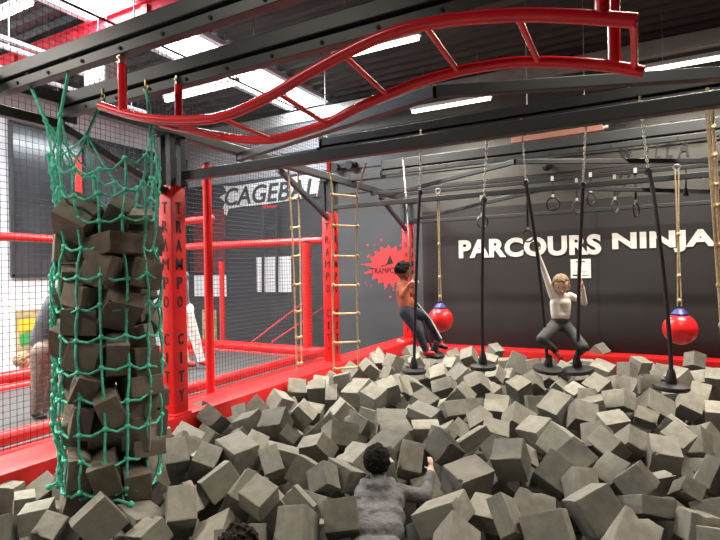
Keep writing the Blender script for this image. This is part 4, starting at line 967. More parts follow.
BL = [(-236,3133,402,128,918,282,247,216,206,206,552,1),
(-2559,1749,443,580,-135,618,-514,196,196,185,451,0),
(-991,3227,401,130,-276,-948,-90,188,270,176,418,1),
(-972,2710,404,660,-712,-161,-176,266,136,230,409,1),
(-2287,2056,422,277,-403,183,853,199,154,203,395,1),
(-778,3523,466,632,-430,317,561,196,202,195,387,1),
(-441,2798,402,466,-685,478,292,151,225,202,376,1),
(-1612,2229,390,316,-734,544,257,195,162,195,372,1),
(-1467,2444,390,915,-300,-131,237,185,196,168,359,1),
(-3234,2499,451,677,-33,668,307,193,202,199,349,0),
(-75,2747,408,432,-457,721,-292,238,264,179,345,1),
(-1857,2218,521,63,-640,718,265,152,160,129,334,1),
(-2606,2864,434,130,-750,-643,81,232,225,205,315,1),
(130,4225,398,813,-577,12,74,189,205,205,314,1),
(-2977,2608,438,467,192,-359,-785,184,199,200,312,1),
(-506,3551,397,898,-359,253,35,208,205,205,307,1),
(-641,2799,412,670,-416,5,614,177,97,209,297,1),
(-3292,2083,378,986,-121,-21,115,175,184,159,294,0),
(-1435,3170,147,194,90,-762,-611,188,216,186,264,0),
(-38,3688,390,364,22,926,-94,186,201,165,263,1),
(6,3382,360,620,-384,683,35,104,257,214,262,1),
(-2444,2529,386,590,-612,-516,108,219,163,204,256,1),
(-1255,3535,467,586,-554,-96,584,193,173,195,250,1),
(-2792,1674,375,179,-701,590,359,125,142,207,248,1),
(255,3249,363,620,-205,757,5,148,192,165,248,1),
(-1816,2806,408,257,-174,850,426,160,164,134,238,1),
(-809,2411,398,381,-684,568,-253,270,172,173,231,1),
(-1436,3344,412,909,-361,36,206,162,202,205,228,1),
(-2686,2636,426,764,-555,-2,331,160,201,201,227,1),
(-1541,3121,375,62,951,287,92,166,170,179,220,0),
(-1669,3517,414,79,96,983,135,269,227,163,216,1),
(-2303,1854,374,525,-498,-623,297,141,123,178,215,1),
(-3054,1709,380,613,-668,-335,256,151,123,230,213,1),
(-1661,3168,144,68,993,-7,-94,204,213,199,212,0),
(-2784,3561,439,236,-763,583,150,208,218,201,211,1),
(-3151,2414,252,422,125,-825,354,171,171,184,209,0),
(-3357,2300,370,195,-12,-773,604,184,170,168,208,0),
(-2205,3331,393,220,-80,448,863,270,186,117,206,1),
(-553,3040,363,566,-494,643,-150,173,144,208,206,1),
(-701,5170,413,319,-910,265,-14,230,254,209,204,1),
(-2252,2839,413,387,-445,73,805,201,135,205,199,1),
(235,3725,364,910,-327,237,94,123,199,103,198,1),
(-2028,2058,343,337,-772,538,32,180,218,108,196,1),
(-2138,3547,424,604,-490,623,85,188,268,231,195,1),
(-170,3972,293,359,-427,-134,-819,198,218,213,195,0),
(-1287,3273,243,264,223,-366,-864,186,169,176,194,0),
(-1781,2993,373,486,-550,-291,613,204,151,209,193,1),
(406,5891,398,906,-371,177,97,195,205,206,192,1),
(-214,4184,433,577,-571,-33,583,199,153,200,192,1),
(-1796,2001,415,241,783,-37,-572,99,207,198,192,1),
(-2525,1988,360,131,644,-753,22,210,219,101,192,1),
(-102,4392,393,498,-485,709,-119,173,271,156,189,1),
(-1810,3246,380,818,-548,45,-169,194,175,208,188,1),
(390,3949,396,820,-137,313,460,170,98,213,188,1),
(-466,5007,413,896,-378,53,228,208,204,203,188,1),
(-325,3359,406,892,-366,-38,262,148,187,207,187,1),
(109,5523,410,303,-899,-56,312,267,231,209,186,1),
(-791,2944,347,29,68,985,158,198,177,116,186,1),
(-435,3829,392,247,-219,-903,-275,203,233,215,185,1),
(-746,4369,398,207,-504,836,67,215,214,207,184,1),
(-556,4189,406,530,-780,334,0,205,216,205,173,1),
(-201,5785,399,505,-495,692,144,189,254,176,170,1),
(-2025,2902,384,214,947,135,-198,181,189,180,157,0),
(371,4667,389,793,-290,176,506,194,139,210,155,1),
(208,4455,442,800,-510,315,-14,175,198,199,151,1),
(-946,4582,407,473,-555,675,-113,234,206,230,147,1),
(-3491,3541,402,392,-499,-184,750,204,165,205,142,1),
(-2373,4617,478,829,-532,168,42,188,191,193,142,1),
(-3558,1805,358,380,-573,389,613,166,165,108,141,1),
(-1206,5936,399,235,-921,299,86,203,202,205,140,1),
(-1595,4755,395,432,-317,-830,-155,151,236,203,138,1),
(-2846,4038,384,648,-639,153,386,198,208,207,137,1),
(402,7247,390,372,252,121,-885,212,199,204,136,0),
(-2030,2316,461,382,-259,411,786,194,143,197,133,1),
(-1826,4603,387,766,-626,146,-15,270,102,186,133,1),
(-2593,4710,485,222,-969,93,-61,229,244,200,130,1),
(-3479,1996,324,512,332,781,133,164,187,156,127,0),
(-1167,3958,420,602,-699,-386,-7,253,97,220,126,1),
(-3732,2025,371,771,-50,-572,276,159,200,100,124,1),
(-215,4863,427,810,-521,-203,175,216,124,171,123,1),
(-1698,5982,401,725,-426,110,530,207,211,205,119,1),
(-1211,4937,403,298,-952,-58,39,224,206,206,116,1),
(-3272,2028,221,140,-22,43,-989,207,223,202,114,0),
(34,5305,379,113,-87,-878,-457,177,117,189,114,1),
(-3093,3572,404,2,-798,-126,589,168,200,202,113,1),
(-3093,1551,362,208,-824,237,470,137,100,208,111,1),
(-3216,4870,404,153,-953,-261,5,200,204,204,110,1),
(-311,4556,359,895,-382,-134,-185,180,201,212,108,1),
(-2738,2270,360,379,-511,763,118,121,182,100,108,1),
(-1812,2527,376,459,-815,111,337,171,113,198,108,1),
(-1983,5659,397,939,-293,-180,-16,243,208,152,108,1),
(-1920,4051,406,215,-939,-256,75,247,206,208,107,1),
(104,3925,279,126,-203,970,-48,181,162,175,105,0),
(391,3675,261,392,422,-737,-353,204,201,204,104,0),
(-2358,3064,374,621,-723,-109,282,239,174,202,103,1),
(-1558,3974,384,39,-973,-226,7,225,207,209,102,1),
(-2666,2632,176,414,-763,-441,-228,212,200,215,101,0),
(674,8680,397,545,-364,753,56,212,198,188,100,1),
(-3362,1801,364,572,-628,-350,396,110,99,188,100,1),
(-1073,4258,365,129,-977,-109,127,207,210,210,100,1),
(79,6630,414,685,-181,703,-55,212,204,198,99,0),
(-2223,4054,387,448,-514,-281,675,204,133,207,99,1),
(-427,6287,404,308,-898,311,42,215,219,207,98,1),
(-891,3585,252,695,455,-36,-555,203,201,237,97,0),
(-2389,5036,439,447,-605,207,625,199,196,199,97,1),
(-1684,3032,73,461,333,578,-585,170,164,159,95,0),
(628,5750,346,577,-436,-580,374,200,218,209,94,0),
(-439,7283,408,198,-960,168,108,252,211,209,94,1),
(-3416,4435,357,740,423,-343,394,200,200,181,94,0),
(131,3534,244,923,-46,220,-313,187,187,191,91,0),
(-1286,4636,370,423,319,-833,-160,166,172,171,91,0),
(-3440,4793,400,832,-466,-91,287,203,205,205,91,1),
(-1939,4878,401,202,-511,-5,835,208,208,205,90,1),
(-1747,3808,390,81,-893,440,47,208,233,209,83,1),
(-1026,6755,394,786,-398,53,469,191,177,207,82,1),
(-3737,3641,387,423,-714,510,223,186,188,206,81,1),
(311,3060,401,555,-814,86,-149,117,97,185,81,1),
(-1677,5299,400,709,-605,240,270,204,205,205,81,1),
(-2516,4257,416,330,867,-340,-157,177,164,171,80,0),
(-2549,3452,398,323,-15,-865,-382,147,100,197,80,1),
(-1120,6352,389,739,-429,78,513,190,150,209,78,1),
(-1668,6722,371,387,-544,736,114,188,192,175,78,0),
(-3153,2867,382,448,-713,534,76,187,206,188,77,1),
(-2327,7792,400,379,-678,619,114,205,205,205,75,1),
(-155,7579,390,536,-441,683,226,182,185,183,74,1),
(-3640,3067,362,608,-643,-358,299,153,161,213,74,1),
(-1914,2428,345,835,-410,207,-304,179,175,162,72,0),
(-3318,6318,397,603,-572,-32,555,203,188,205,72,1),
(-2553,5636,331,206,-760,-451,421,241,275,221,72,1),
(-1974,6204,424,358,-876,323,12,204,231,204,71,1),
(317,4390,242,693,-279,649,-141,194,182,204,71,0),
(-1554,7472,415,585,-782,40,209,216,270,207,70,1),
(-5,8053,393,748,-547,-193,322,194,169,206,69,1),
(-700,7172,390,238,762,46,-600,189,177,172,69,0),
(-3340,3051,357,47,-927,-242,282,227,212,213,68,1),
(765,7293,411,951,302,-12,-62,189,185,198,67,0),
(-3188,6869,408,500,-649,-221,530,204,195,204,67,1),
(-2960,4757,387,868,-409,-104,260,127,207,210,66,1),
(-571,9129,398,754,-503,416,71,191,204,205,66,1),
(-2276,6306,399,329,-922,-159,-128,207,205,205,64,1),
(427,4948,343,297,237,918,114,181,230,157,63,1),
(-1792,2713,251,665,-144,690,-247,179,180,187,61,0),
(523,6299,405,674,-195,341,626,204,172,205,61,1),
(-897,3799,398,526,-727,435,78,190,146,270,60,1),
(-908,7498,342,215,-143,-902,346,188,182,179,59,0),
(-247,6693,350,346,172,760,523,208,213,201,58,0),
(-1859,7165,441,459,648,-499,346,201,194,194,58,0),
(-2675,3121,367,761,-530,66,369,157,209,211,57,1),
(-3371,3341,300,73,166,-466,866,166,172,165,56,0),
(-1290,7141,431,6,-863,487,-131,189,193,202,56,0),
(-3385,6007,395,371,631,-679,56,217,196,188,56,0),
(-930,5323,391,119,972,205,7,167,166,179,55,0),
(-3450,4083,374,854,-311,301,289,191,185,195,55,0),
(-3276,5555,385,647,421,555,-310,183,204,171,54,0),
(-2654,6467,340,380,-401,-725,-412,187,196,181,54,0),
(-1292,3526,245,445,271,67,-851,168,167,180,52,0),
(-629,5986,374,792,-486,292,-228,180,188,169,50,0),
(-2377,3675,386,745,-513,290,313,182,207,207,48,1),
(-405,5313,403,45,-984,-77,-154,225,205,206,48,1),
(-2853,4239,354,104,152,-976,-115,190,169,154,48,1),
(-2258,4297,360,564,509,-308,573,178,180,192,48,0),
(-3021,2688,202,861,-8,-183,474,172,165,179,47,0),
(243,7422,418,637,-136,748,-124,190,173,187,47,0),
(-2094,8442,398,718,-587,373,0,196,198,205,47,1),
(-3476,6873,390,311,-855,-374,179,203,205,206,47,1),
(-1506,4248,320,284,127,942,124,203,224,118,46,1),
(-3322,3740,375,455,-417,91,782,204,132,211,45,1),
(-2853,6959,408,48,519,801,295,183,189,190,45,0),
(235,5116,378,672,-677,275,121,159,131,194,45,1),
(-1131,2927,129,931,-215,-235,-178,212,190,190,45,0),
(-427,3585,154,298,719,-459,428,200,186,199,43,0),
(-1435,5040,384,27,713,-180,-677,169,165,173,43,0),
(-645,3630,253,214,51,-951,-216,165,172,174,42,0),
(-1453,4505,258,335,11,-916,-221,196,178,171,42,0),
(-3375,7977,371,735,-509,427,139,194,211,206,40,0),
(-802,4037,312,434,-657,611,-85,189,122,190,40,1),
(-3379,2421,121,855,253,-382,242,192,195,172,40,0),
(-1584,6172,264,472,519,-699,138,200,211,186,39,0),
(-2581,7138,426,573,-496,650,66,177,169,205,39,0),
(-2192,2446,369,771,-546,125,302,139,208,210,39,1),
(302,6155,367,18,759,8,-651,195,203,205,39,0),
(-476,5687,384,948,-316,-3,-39,172,205,209,39,1),
(-3207,2648,243,12,47,-981,187,178,201,199,38,0),
(-840,6365,340,712,-247,-325,572,186,168,163,37,0),
(-2512,5907,313,600,-626,-110,487,216,188,218,37,1),
(621,7468,342,71,-153,-370,913,183,184,183,37,0),
(-3720,8353,397,461,-679,-48,570,203,186,205,36,1),
(-111,7285,240,802,269,-369,384,194,229,224,36,0),
(-2974,6261,353,258,952,-157,-50,158,171,178,35,0),
(-1166,7851,346,594,387,-474,523,182,181,186,34,0),
(-2462,2245,368,402,-788,195,423,194,130,205,34,1),
(632,6569,383,555,-315,751,172,163,204,206,32,1),
(-1384,3773,396,908,-413,49,42,148,198,208,32,1),
(-2276,6764,425,134,36,452,881,186,194,186,31,0),
(-2399,5243,253,515,-376,-229,-735,198,182,167,30,0),
(-1672,2525,202,121,968,-207,81,191,171,177,30,0),
(-2601,6775,260,717,-72,-519,461,187,213,213,29,0),
(-1609,7135,245,587,137,-760,-243,207,200,211,29,0),
(57,5411,219,846,358,-78,-388,175,176,182,28,0),
(-1494,3410,165,247,34,903,349,179,178,178,28,0),
(-790,3107,136,628,-712,-263,173,189,186,190,26,0),
(-3477,3731,228,450,790,-36,-416,212,208,196,26,0),
(-2376,3215,122,277,707,-223,-611,210,172,201,25,0),
(550,6087,250,706,148,85,687,196,175,186,24,0),
(-2566,5323,376,223,-898,364,109,214,273,214,23,1),
(-1873,3092,188,573,-598,421,370,198,179,177,21,0),
(-2844,8569,246,248,889,286,258,204,226,183,21,0),
(-3178,7190,256,604,-771,191,62,191,174,171,20,0),
(-2327,4222,241,823,-164,-34,-542,182,174,165,20,0),
(-2630,1918,252,723,-629,-78,276,189,168,188,19,0),
(-1842,7922,287,678,733,-15,42,197,186,216,19,0),
(-3340,1839,125,2,-743,592,-314,178,173,164,19,0),
(-3428,8555,247,92,-814,-4,-574,218,202,203,18,0),
(-692,8217,289,724,682,69,80,201,204,208,18,0),
(-2381,2126,213,651,-520,352,-426,167,197,208,18,0),
(-3480,5648,350,453,-379,-315,743,188,179,191,18,0),
(-2580,3087,240,250,324,833,-371,181,148,168,17,0),
(-3259,8605,250,321,-489,171,-793,184,185,168,17,0),
(-2237,2588,135,627,-487,-538,-284,214,205,203,17,0),
(-1296,4170,210,885,-385,164,203,181,203,206,16,0),
(-572,5382,124,390,91,-854,-332,192,172,171,16,0),
(-114,5969,243,618,33,-435,-654,184,181,183,15,0),
(-3369,4584,240,51,-343,831,435,196,198,191,15,0),
(-3305,5077,393,788,-552,-96,256,185,207,206,15,1),
(-902,8670,227,51,371,-684,-627,156,155,153,15,0),
(-2019,2518,126,214,596,-774,22,195,186,215,14,0),
(-1612,4069,143,938,262,194,114,159,195,173,14,0),
(-3074,3343,321,765,-403,354,357,111,210,219,13,1),
(-2774,3856,176,606,36,-669,-429,200,198,223,12,0),
(361,6326,146,757,-524,383,-74,211,191,215,12,0),
(-1991,4675,274,725,-581,130,346,198,183,180,12,0),
(248,7639,251,85,-353,-514,-777,199,205,212,12,0),
(-1169,4257,218,480,862,149,67,175,187,174,11,0),
(354,4013,239,409,448,-293,-739,192,201,196,11,0),
(-2730,4456,262,251,-319,-310,860,182,171,198,11,0),
(17,4520,267,26,760,-569,-313,181,165,182,11,0),
(-2886,7440,264,288,-648,662,243,187,163,169,10,0),
(388,4158,346,136,-317,-792,-504,118,121,200,10,1),
(-1484,6461,211,716,-17,-670,193,168,197,202,10,0),
(-2986,4400,164,339,-147,649,665,192,203,198,10,0),
(-2323,4544,150,468,486,85,-733,214,219,210,10,0),
(-3367,7704,282,735,-272,592,189,160,168,172,10,0),
(-756,4458,166,673,-1,-403,621,173,213,208,10,0),
(-221,3305,162,529,-832,117,120,180,188,183,9,0),
(-3446,2505,253,586,417,662,-214,189,187,203,9,0),
(-694,7337,256,802,460,351,-149,194,220,190,9,0),
(-3247,6443,242,684,-206,653,-251,196,189,168,9,0),
(562,5330,121,123,-740,573,-330,161,181,182,9,0),
(-2081,7554,244,608,-258,446,-604,166,169,184,9,0),
(-1636,2715,111,685,-439,568,-123,184,192,177,8,0),
(-2609,8163,258,109,202,-971,73,168,159,173,8,0),
(-1126,7034,122,569,-587,131,562,200,181,199,8,0),
(127,8324,245,793,-417,429,-114,227,191,166,8,0),
(-2905,2461,156,472,194,-475,717,184,199,192,8,0),
(-1032,3921,254,202,-731,550,-350,170,168,169,8,0),
(-3572,7188,397,562,-472,-65,677,205,185,206,8,1),
(-1196,6087,205,693,334,397,501,210,216,220,6,0),
(-2248,8054,268,502,385,490,600,169,186,177,6,0),
(-2119,5902,151,145,-408,857,279,174,194,185,6,0),
(-3346,5617,190,138,128,-870,-455,188,173,191,5,0),
(-3435,2839,263,781,63,-3,-621,210,195,192,5,0),
(-2679,4827,279,693,37,720,-25,182,177,171,5,0),
(-1581,5175,171,887,-3,261,-382,200,208,192,5,0),
(-3462,5030,307,627,-566,451,-287,181,167,157,5,0),
(-1986,6470,380,503,-603,-138,603,207,193,208,5,1),
(-2883,2847,375,606,-553,-523,232,141,100,243,5,1),
(-2324,7869,231,427,-611,-552,-374,176,175,183,4,0),
(-2954,3798,374,771,-472,83,420,151,203,210,4,1),
(-2226,3623,227,405,-3,824,397,215,214,199,4,0),
(-3372,5278,141,821,-70,-542,-165,184,177,178,4,0),
(-2736,7037,54,394,595,685,146,209,170,172,4,0),
(-1867,3535,141,387,-627,488,467,190,205,194,4,0),
(-682,5472,349,783,-437,227,380,184,189,214,3,1),
(-2658,5037,413,829,-346,225,378,198,202,203,3,1),
(-3420,2191,205,416,-518,744,64,169,187,180,1,0),
(636,3593,394,340,193,-895,-213,211,193,205,0,0),
(-1362,5282,252,584,-538,481,371,193,175,183,0,0),
(-474,6857,292,247,-186,-445,-841,207,210,207,0,0),
(-1326,984,356,587,-311,-679,311,198,196,190,0,0),
(-626,2471,283,826,350,420,136,194,192,195,0,0),
(-2756,1240,352,394,-437,755,289,197,189,201,0,0),
(-2030,5110,278,358,528,-343,-689,223,214,215,0,0),
(-2273,1521,356,652,554,-496,147,179,163,203,0,0),
(1326,6506,355,681,-601,-334,-250,223,212,232,0,0),
(-2895,7870,277,657,-647,-218,-319,203,197,181,0,0),
(-888,2036,378,561,-538,-614,134,198,198,188,0,0),
(610,6851,274,155,-419,-252,-858,182,192,190,0,0),
(656,2056,386,613,-633,-171,442,215,225,206,0,0),
(-3254,4037,255,286,148,567,-758,184,171,176,0,0),
(756,5097,363,822,-57,-474,311,214,192,232,0,0),
(952,1146,276,542,417,671,-285,191,190,214,0,0),
(1316,8203,340,854,-34,41,517,183,185,193,0,0),
(780,2259,261,562,-298,458,-621,202,192,181,0,0),
(-614,904,268,2,580,641,-502,189,200,197,0,0),
(1136,4552,317,184,887,-185,-380,194,191,183,0,0),
(392,2710,386,814,-288,74,-499,162,195,192,0,0),
(-3054,1051,311,727,-55,-179,661,211,214,202,0,0),
(-2143,6952,254,703,-350,-297,543,178,173,177,0,0),
(1267,6204,385,462,-539,503,493,217,217,216,0,0),
(695,7767,253,273,779,-282,489,193,181,190,0,0),
(-173,2036,391,819,326,351,316,194,200,186,0,0),
(410,1959,330,164,-596,-117,-777,204,207,187,0,0),
(214,1286,388,252,-538,-662,457,227,186,193,0,0),
(116,2766,312,437,-194,-670,568,160,172,171,0,0),
(720,2774,401,751,132,125,-634,189,221,207,0,0),
(793,1305,338,755,-9,421,502,182,167,202,0,0),
(990,5456,330,18,373,-665,-646,217,200,229,0,0),
(344,7883,265,263,951,-161,17,172,206,174,0,0),
(-314,941,349,666,-247,674,-206,208,209,199,0,0),
(1149,1455,402,121,-312,915,224,181,187,184,0,0),
(861,7992,256,693,385,-114,599,210,202,188,0,0),
(1310,3173,383,616,-251,688,290,210,199,190,0,0),
(-1294,6624,268,194,-848,493,14,199,199,205,0,0),
(543,1173,353,646,-598,235,412,190,206,199,0,0),
(1334,1861,344,350,-359,853,147,203,229,208,0,0),
(1483,2579,383,345,445,370,739,184,193,179,0,0),
(1330,7632,269,336,-844,-255,331,222,214,208,0,0),
(-3205,1341,295,511,98,-573,634,226,231,216,0,0),
(1497,7060,310,471,262,491,-684,202,181,165,0,0),
(-2482,1268,337,3,-957,286,55,214,207,221,0,0),
(369,1701,314,233,-849,-109,462,176,183,174,0,0),
(-2516,8411,265,881,-299,98,-353,187,191,193,0,0),
(-2110,1714,306,775,518,110,344,167,188,210,0,0),
(855,1566,399,77,331,332,-880,206,200,175,0,0),
(1494,4744,384,707,-65,648,276,194,229,190,0,0),
(588,957,402,605,561,-368,428,197,199,201,0,0),
(1418,1473,260,76,104,925,358,225,202,199,0,0),
(1464,6814,316,541,18,464,-701,207,199,205,0,0),
(1265,3895,318,343,-68,439,828,199,192,220,0,0),
(661,4509,345,30,-336,-597,728,204,186,182,0,0),
(616,4101,260,182,940,157,-244,189,206,202,0,0),
(503,2475,291,267,-93,660,696,226,207,216,0,0),
(-658,1569,366,720,404,-345,-447,223,193,201,0,0),
(1323,7276,330,786,106,578,-195,181,189,204,0,0),
(982,7689,257,621,9,715,-322,199,213,176,0,0),
(-1511,1502,305,456,-465,153,743,177,189,191,0,0),
(956,2438,385,689,651,-22,-319,217,205,210,0,0),
(1147,7428,304,665,108,-616,408,202,205,195,0,0),
(883,3854,372,256,-134,-648,-705,197,179,174,0,0),
(-232,2287,398,91,-734,637,-215,177,215,196,0,0),
(-790,1177,354,675,366,-216,-603,185,211,218,0,0),
(930,3150,295,24,530,-682,-503,200,196,211,0,0),
(1111,8071,286,74,-536,-819,-188,190,202,227,0,0),
(143,2369,409,542,-100,-473,688,180,191,191,0,0),
(1099,2731,323,688,698,-193,44,201,176,194,0,0),
(-1465,1246,384,678,-475,273,-490,200,200,179,0,0),
(1067,5136,369,60,72,-126,988,209,192,191,0,0),
(-2204,1217,294,666,-622,330,245,226,193,217,0,0),
(1412,1059,357,425,-56,-790,-439,177,193,203,0,0),
(-3297,1071,294,621,-660,-343,-247,162,185,180,0,0),
(7,1607,308,809,63,-555,-186,214,216,218,0,0),
(1420,3547,372,516,-363,356,690,212,227,217,0,0),
(760,5367,296,508,-398,-629,433,195,198,200,0,0),
(-133,1157,255,143,-490,-517,687,190,190,208,0,0),
(952,4184,391,812,412,-388,143,187,186,209,0,0),
(734,3356,372,216,-915,-282,190,176,190,177,0,0),
(-2835,3321,299,432,-654,612,108,164,182,131,0,1),
(-1000,2297,281,155,893,-280,317,191,189,193,0,0),
(1181,5899,260,420,-657,-37,625,187,214,197,0,0),
(-199,2495,290,461,250,609,596,200,199,181,0,0),
(-1794,1760,318,793,-609,-18,28,186,204,188,0,0),
(1085,6676,377,117,-744,-315,-577,201,209,180,0,0),
(1500,8360,372,731,-503,455,-71,189,202,172,0,0),
(1434,4297,344,574,-151,-804,27,219,225,219,0,0),
(1265,2226,341,559,-42,38,-828,179,183,177,0,0),
(1022,6256,397,627,-4,-779,33,195,188,192,0,0),
(1199,1223,384,710,151,184,-663,207,194,203,0,0),
(862,4681,329,80,-902,395,154,221,205,185,0,0),
(584,3060,283,513,-336,516,598,204,200,192,0,0),
(-554,1938,346,451,-666,436,-404,198,191,207,0,0),
(-2494,1005,283,914,-167,-371,-6,198,183,190,0,0),
(777,1842,253,515,-207,-638,-534,222,232,217,0,0),
(-1002,1751,323,247,-531,782,-216,213,209,218,0,0),
(-1038,1475,365,132,-745,-499,422,195,219,199,0,0),
(975,2149,351,61,-930,109,346,223,202,210,0,0),
(-1642,929,419,74,-539,-571,-615,170,186,197,0,0),
(120,2041,387,767,-179,-544,288,186,206,200,0,0),
(-1875,1039,371,689,-51,683,238,178,200,187,0,0),
(-452,6507,306,16,-37,920,389,229,204,214,0,0),
(986,3441,253,534,590,-422,-434,192,199,185,0,0),
(-257,1600,362,557,394,-377,-626,194,203,207,0,0),
(1207,5605,339,321,151,-856,-375,182,198,194,0,0),
(-1256,1395,265,217,710,587,-324,232,194,207,0,0),
(-1496,7850,281,511,-426,325,-671,203,170,185,0,0),
(1358,5395,304,838,270,-408,242,200,192,180,0,0),
(-351,1277,357,702,-54,583,406,194,181,211,0,0),
(-1356,1893,378,382,-435,-788,211,184,181,164,0,0),
(1408,2974,326,343,-381,-853,-93,177,183,196,0,0),
(1461,8018,383,794,-556,-241,41,186,175,197,0,0),
(81,5904,371,587,624,241,-457,173,180,204,0,0)]
nvis = 0; rest = bmesh.new()
def zone(px, py):
    if py > 497:
        if px < 130: return 'loose grey foam cube at the bottom left corner, under the net sack'
        if px < 345: return 'loose grey foam cube in the nearest rows, left of the boy in grey'
        if px < 560: return 'loose grey foam cube in the nearest rows, just right of the boy in grey'
        return 'loose grey foam cube in the nearest rows, toward the bottom right corner'
    if py > 440:
        if px < 210: return 'loose grey foam cube beside the net sack, below the nearest lettered post'
        if px < 350: return 'loose grey foam cube in the left middle of the pit, before the boy in grey'
        if px < 460: return 'loose grey foam cube around the head and arm of the boy in grey'
        if px < 600: return 'loose grey foam cube in the right middle of the pit, below the girl'
        return 'loose grey foam cube at middle right, below the nearest right disc swing'
    if py > 400:
        if px < 330: return 'loose grey foam cube along the red left curb, below the rope ladders'
        if px < 500: return 'loose grey foam cube in mid pit, between the two boys'
        return 'loose grey foam cube in mid pit, in front of the girl'
    if px < 400: return 'small looking foam cube far back at the foot of the rope ladders'
    if px < 520: return 'small looking foam cube far back around the empty middle disc swing'
    if px < 620: return 'small looking foam cube far back around the discs of the girl'
    return 'small looking foam cube far back at right, below the right red ball'
for n, (x, y, z, qw, qx, qy, qz, sx, sy, sz, cnt, ft) in enumerate(BL):
    me = CUBES[(n*5+n//7) % 8]
    loc = Vector((x, min(y, 9040), z))/1000; q = Quaternion((qw, qx, qy, qz)).normalized()
    if cnt <= 0:
        b2 = bmesh.new(); b2.from_mesh(me)
        b2.transform(Matrix.Translation(loc) @ q.to_matrix().to_4x4() @ Matrix.Diagonal((sx/1000, sy/1000, sz/1000, 1)))
        tm = bpy.data.meshes.new('t'); b2.to_mesh(tm); b2.free(); rest.from_mesh(tm); bpy.data.meshes.remove(tm); continue
    o = bpy.data.objects.new('foam_cube', me); COL.objects.link(o)
    o.location = loc; o.rotation_mode = 'QUATERNION'; o.rotation_quaternion = q; o.scale = (sx/1000, sy/1000, sz/1000)
    px, py, d = pxy(loc)
    if n in SPECIAL: tag(o, SPECIAL[n], 'foam cube', 'grey foam cubes in the pit')
    else:
        L = zone(px, py); tag(o, L, 'foam cube', L.replace('loose grey foam cube', 'grey foam cubes').replace('small looking foam cube', 'small foam cubes'))
me = bpy.data.meshes.new('foam_cubes'); rest.to_mesh(me); rest.free(); me.materials.clear(); me.materials.append(M['foam'])
tag(new_obj('foam_cubes', me), 'deeper and outlying grey foam cubes filling the rest of the pit', 'foam cubes', None, 'stuff')
tag(settle(MB().box((-.97, 4.9, .03), (5.2, 7.9, .06)).build('pit_mat', M['rubber'])), 'black mat lining the bottom of the foam pit', 'mat')

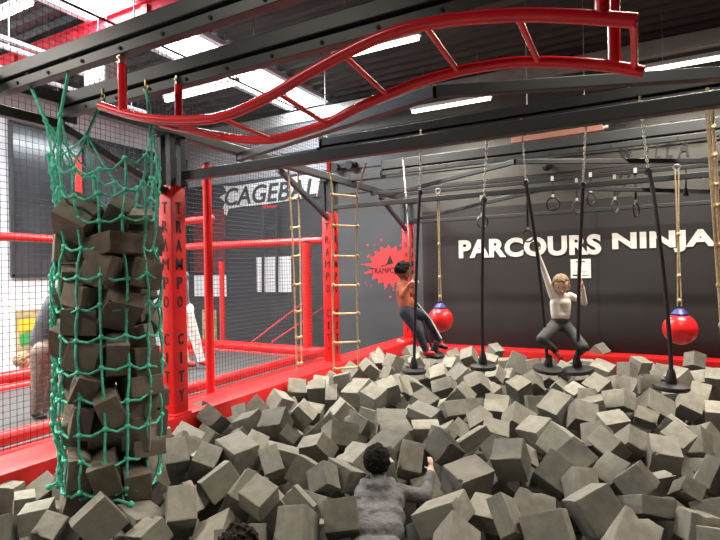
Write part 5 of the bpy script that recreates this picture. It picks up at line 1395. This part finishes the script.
# worn cubes in the sack
TB = [[-2905,2300,2120,679,-487,-343,430,198,108,227],
[-2795,2059,2120,135,-863,-363,324,116,207,201],
[-2921,1899,2092,117,-394,-366,835,205,210,199],
[-2742,1993,1929,510,-560,454,469,123,236,235],
[-3104,2111,2089,266,-809,-503,-146,189,216,214],
[-2718,2138,1762,626,-780,16,14,209,167,206],
[-3021,2251,1890,108,-884,-451,58,146,239,235],
[-2921,2295,1653,387,-662,-514,385,159,176,225],
[-3073,1968,1609,148,595,380,-693,164,196,200],
[-2949,2037,1774,166,-840,-514,39,169,207,206],
[-2861,1870,1641,782,48,-619,63,130,138,150],
[-2732,2017,1571,694,-407,-152,574,209,200,195],
[-2985,1903,1374,10,-551,-245,797,178,185,201],
[-3112,2029,1465,46,635,407,-655,141,182,200],
[-2740,2003,1299,172,-856,-474,116,120,203,198],
[-3087,2175,1326,7,-725,-132,675,170,222,221],
[-2870,2289,1204,338,-935,103,30,211,147,211],
[-2859,1887,1129,134,-844,-453,253,124,195,192],
[-2917,2083,1135,14,895,355,-272,102,210,204],
[-2880,2291,1438,55,-709,-470,524,153,195,219],
[-3097,2037,964,687,-723,21,-72,220,181,217],
[-3049,2242,951,628,-775,23,-69,223,120,214],
[-2900,1879,914,10,-864,-492,103,107,198,194],
[-2746,1962,987,207,-869,-440,-91,131,195,192],
[-2707,2136,1079,701,-704,44,-111,204,118,199],
[-2883,2033,816,313,-837,-412,176,203,209,209],
[-2833,2273,813,678,-714,147,-94,210,167,212],
[-2819,2279,968,725,-664,166,-76,198,120,209],
[-3067,2214,709,612,-771,100,-141,219,157,216],
[-3102,2017,667,107,-862,-471,156,135,212,207],
[-2942,1883,610,33,-868,-490,72,116,202,198],
[-2706,2156,684,655,-734,16,-179,200,99,192],
[-2927,2266,551,116,766,100,-624,160,215,213],
[-3033,1921,422,15,843,520,-139,124,199,199],
[-2769,1941,598,168,-893,-414,-60,147,193,193],
[-3134,2070,400,506,-594,533,328,158,174,112],
[-2705,2098,513,132,-863,-483,59,149,196,194],
[-2862,2287,400,710,-676,-51,-193,213,148,209],
[-2892,2039,400,31,868,490,-70,134,204,202],
[-3028,2151,1507,326,22,65,943,172,153,168],
[-2896,2108,1360,574,19,27,818,192,174,180],
[-3086,1988,1151,885,-50,-26,461,165,174,174],
[-2921,2061,1568,366,5,13,931,168,182,157],
[-2770,2147,1924,59,2,28,998,165,160,199],
[-2760,2166,1357,473,-35,-65,878,164,162,165],
[-3098,2117,1863,161,-4,-25,987,159,182,172],
[-2963,1891,1731,833,135,86,529,151,159,156],
[-2876,2284,1825,954,68,21,290,153,150,179],
[-2929,2020,554,842,131,80,517,181,152,154],
[-2835,2179,1548,961,73,20,267,186,163,155],
[-2717,2136,790,950,-45,-15,308,161,163,198],
[-2765,1953,1792,564,86,123,812,188,167,199],
[-3042,2256,1167,665,64,71,740,154,153,193],
[-2878,1890,1485,439,14,29,898,173,195,150],
[-2717,2150,1226,74,-1,-7,997,184,163,175],
[-3049,1935,1929,232,8,32,972,155,195,180],
[-3047,2178,470,658,-168,-182,711,150,163,153],
[-3080,2175,1618,894,-14,-7,447,169,187,159],
[-2733,2140,965,237,17,68,969,163,189,174],
[-2897,2099,979,922,-16,-7,387,175,153,152],
[-2922,2042,1937,785,-12,-9,620,192,169,165],
[-3088,1988,821,875,187,93,436,177,186,162],
[-2846,1899,1287,522,85,136,838,179,188,188],
[-2986,2267,831,776,7,6,631,151,156,168],
[-3115,2128,1721,625,13,17,780,166,159,158],
[-2889,2157,1671,809,-54,-39,583,166,198,156],
[-2829,2279,1984,672,44,48,738,192,164,196],
[-3082,2133,1202,750,-48,-42,659,157,169,158]]
rn = random.Random(17); placed = []
for (x, y, z, qw, qx, qy, qz, sx, sy, sz) in TB:
    p = Vector((x, y, z))/1000; o_ = Vector((p.x-TC.x, p.y-TC.y, 0))
    placed.append((p, Quaternion((qw, qx, qy, qz)).normalized(), Vector((sx, sy, sz))/1000))
ordn = ['first', 'second', 'third', 'fourth', 'fifth', 'sixth', 'seventh', 'eighth', 'ninth', 'tenth', 'eleventh']
SZ = {}
for k, (p, q, s) in enumerate(placed):
    o = bpy.data.objects.new('worn_foam_block', OLD[k % 5]); COL.objects.link(o); o.location = p
    o.rotation_mode = 'QUATERNION'; o.rotation_quaternion = q; o.scale = s
    px, py, d = pxy(p)
    if d < (TC-CAM).dot(_f)+.03:
        row = max(1, int((py-200)//31)+1)
        side = 'far left' if px < 72 else 'left' if px < 95 else 'middle' if px < 122 else 'right' if px < 142 else 'far right'
        SZ.setdefault((row, side), []).append((py, o, px))
    else: tag(o, 'worn brown foam block hidden in the core of the green net sack', 'foam block', 'foam blocks in the core of the net sack')
for (row, side), L in SZ.items():
    L.sort(key=lambda e: e[0])
    for i, (py, o, px) in enumerate(L):
        q = '' if len(L) == 1 else ('upper ' if i == 0 else 'lower ' if i == len(L)-1 else 'middle ')
        tag(o, 'worn brown foam block in the net sack, %s layer down, %s%s' % (ordn[row-1], q, side), 'foam block', 'worn foam blocks in the net sack')
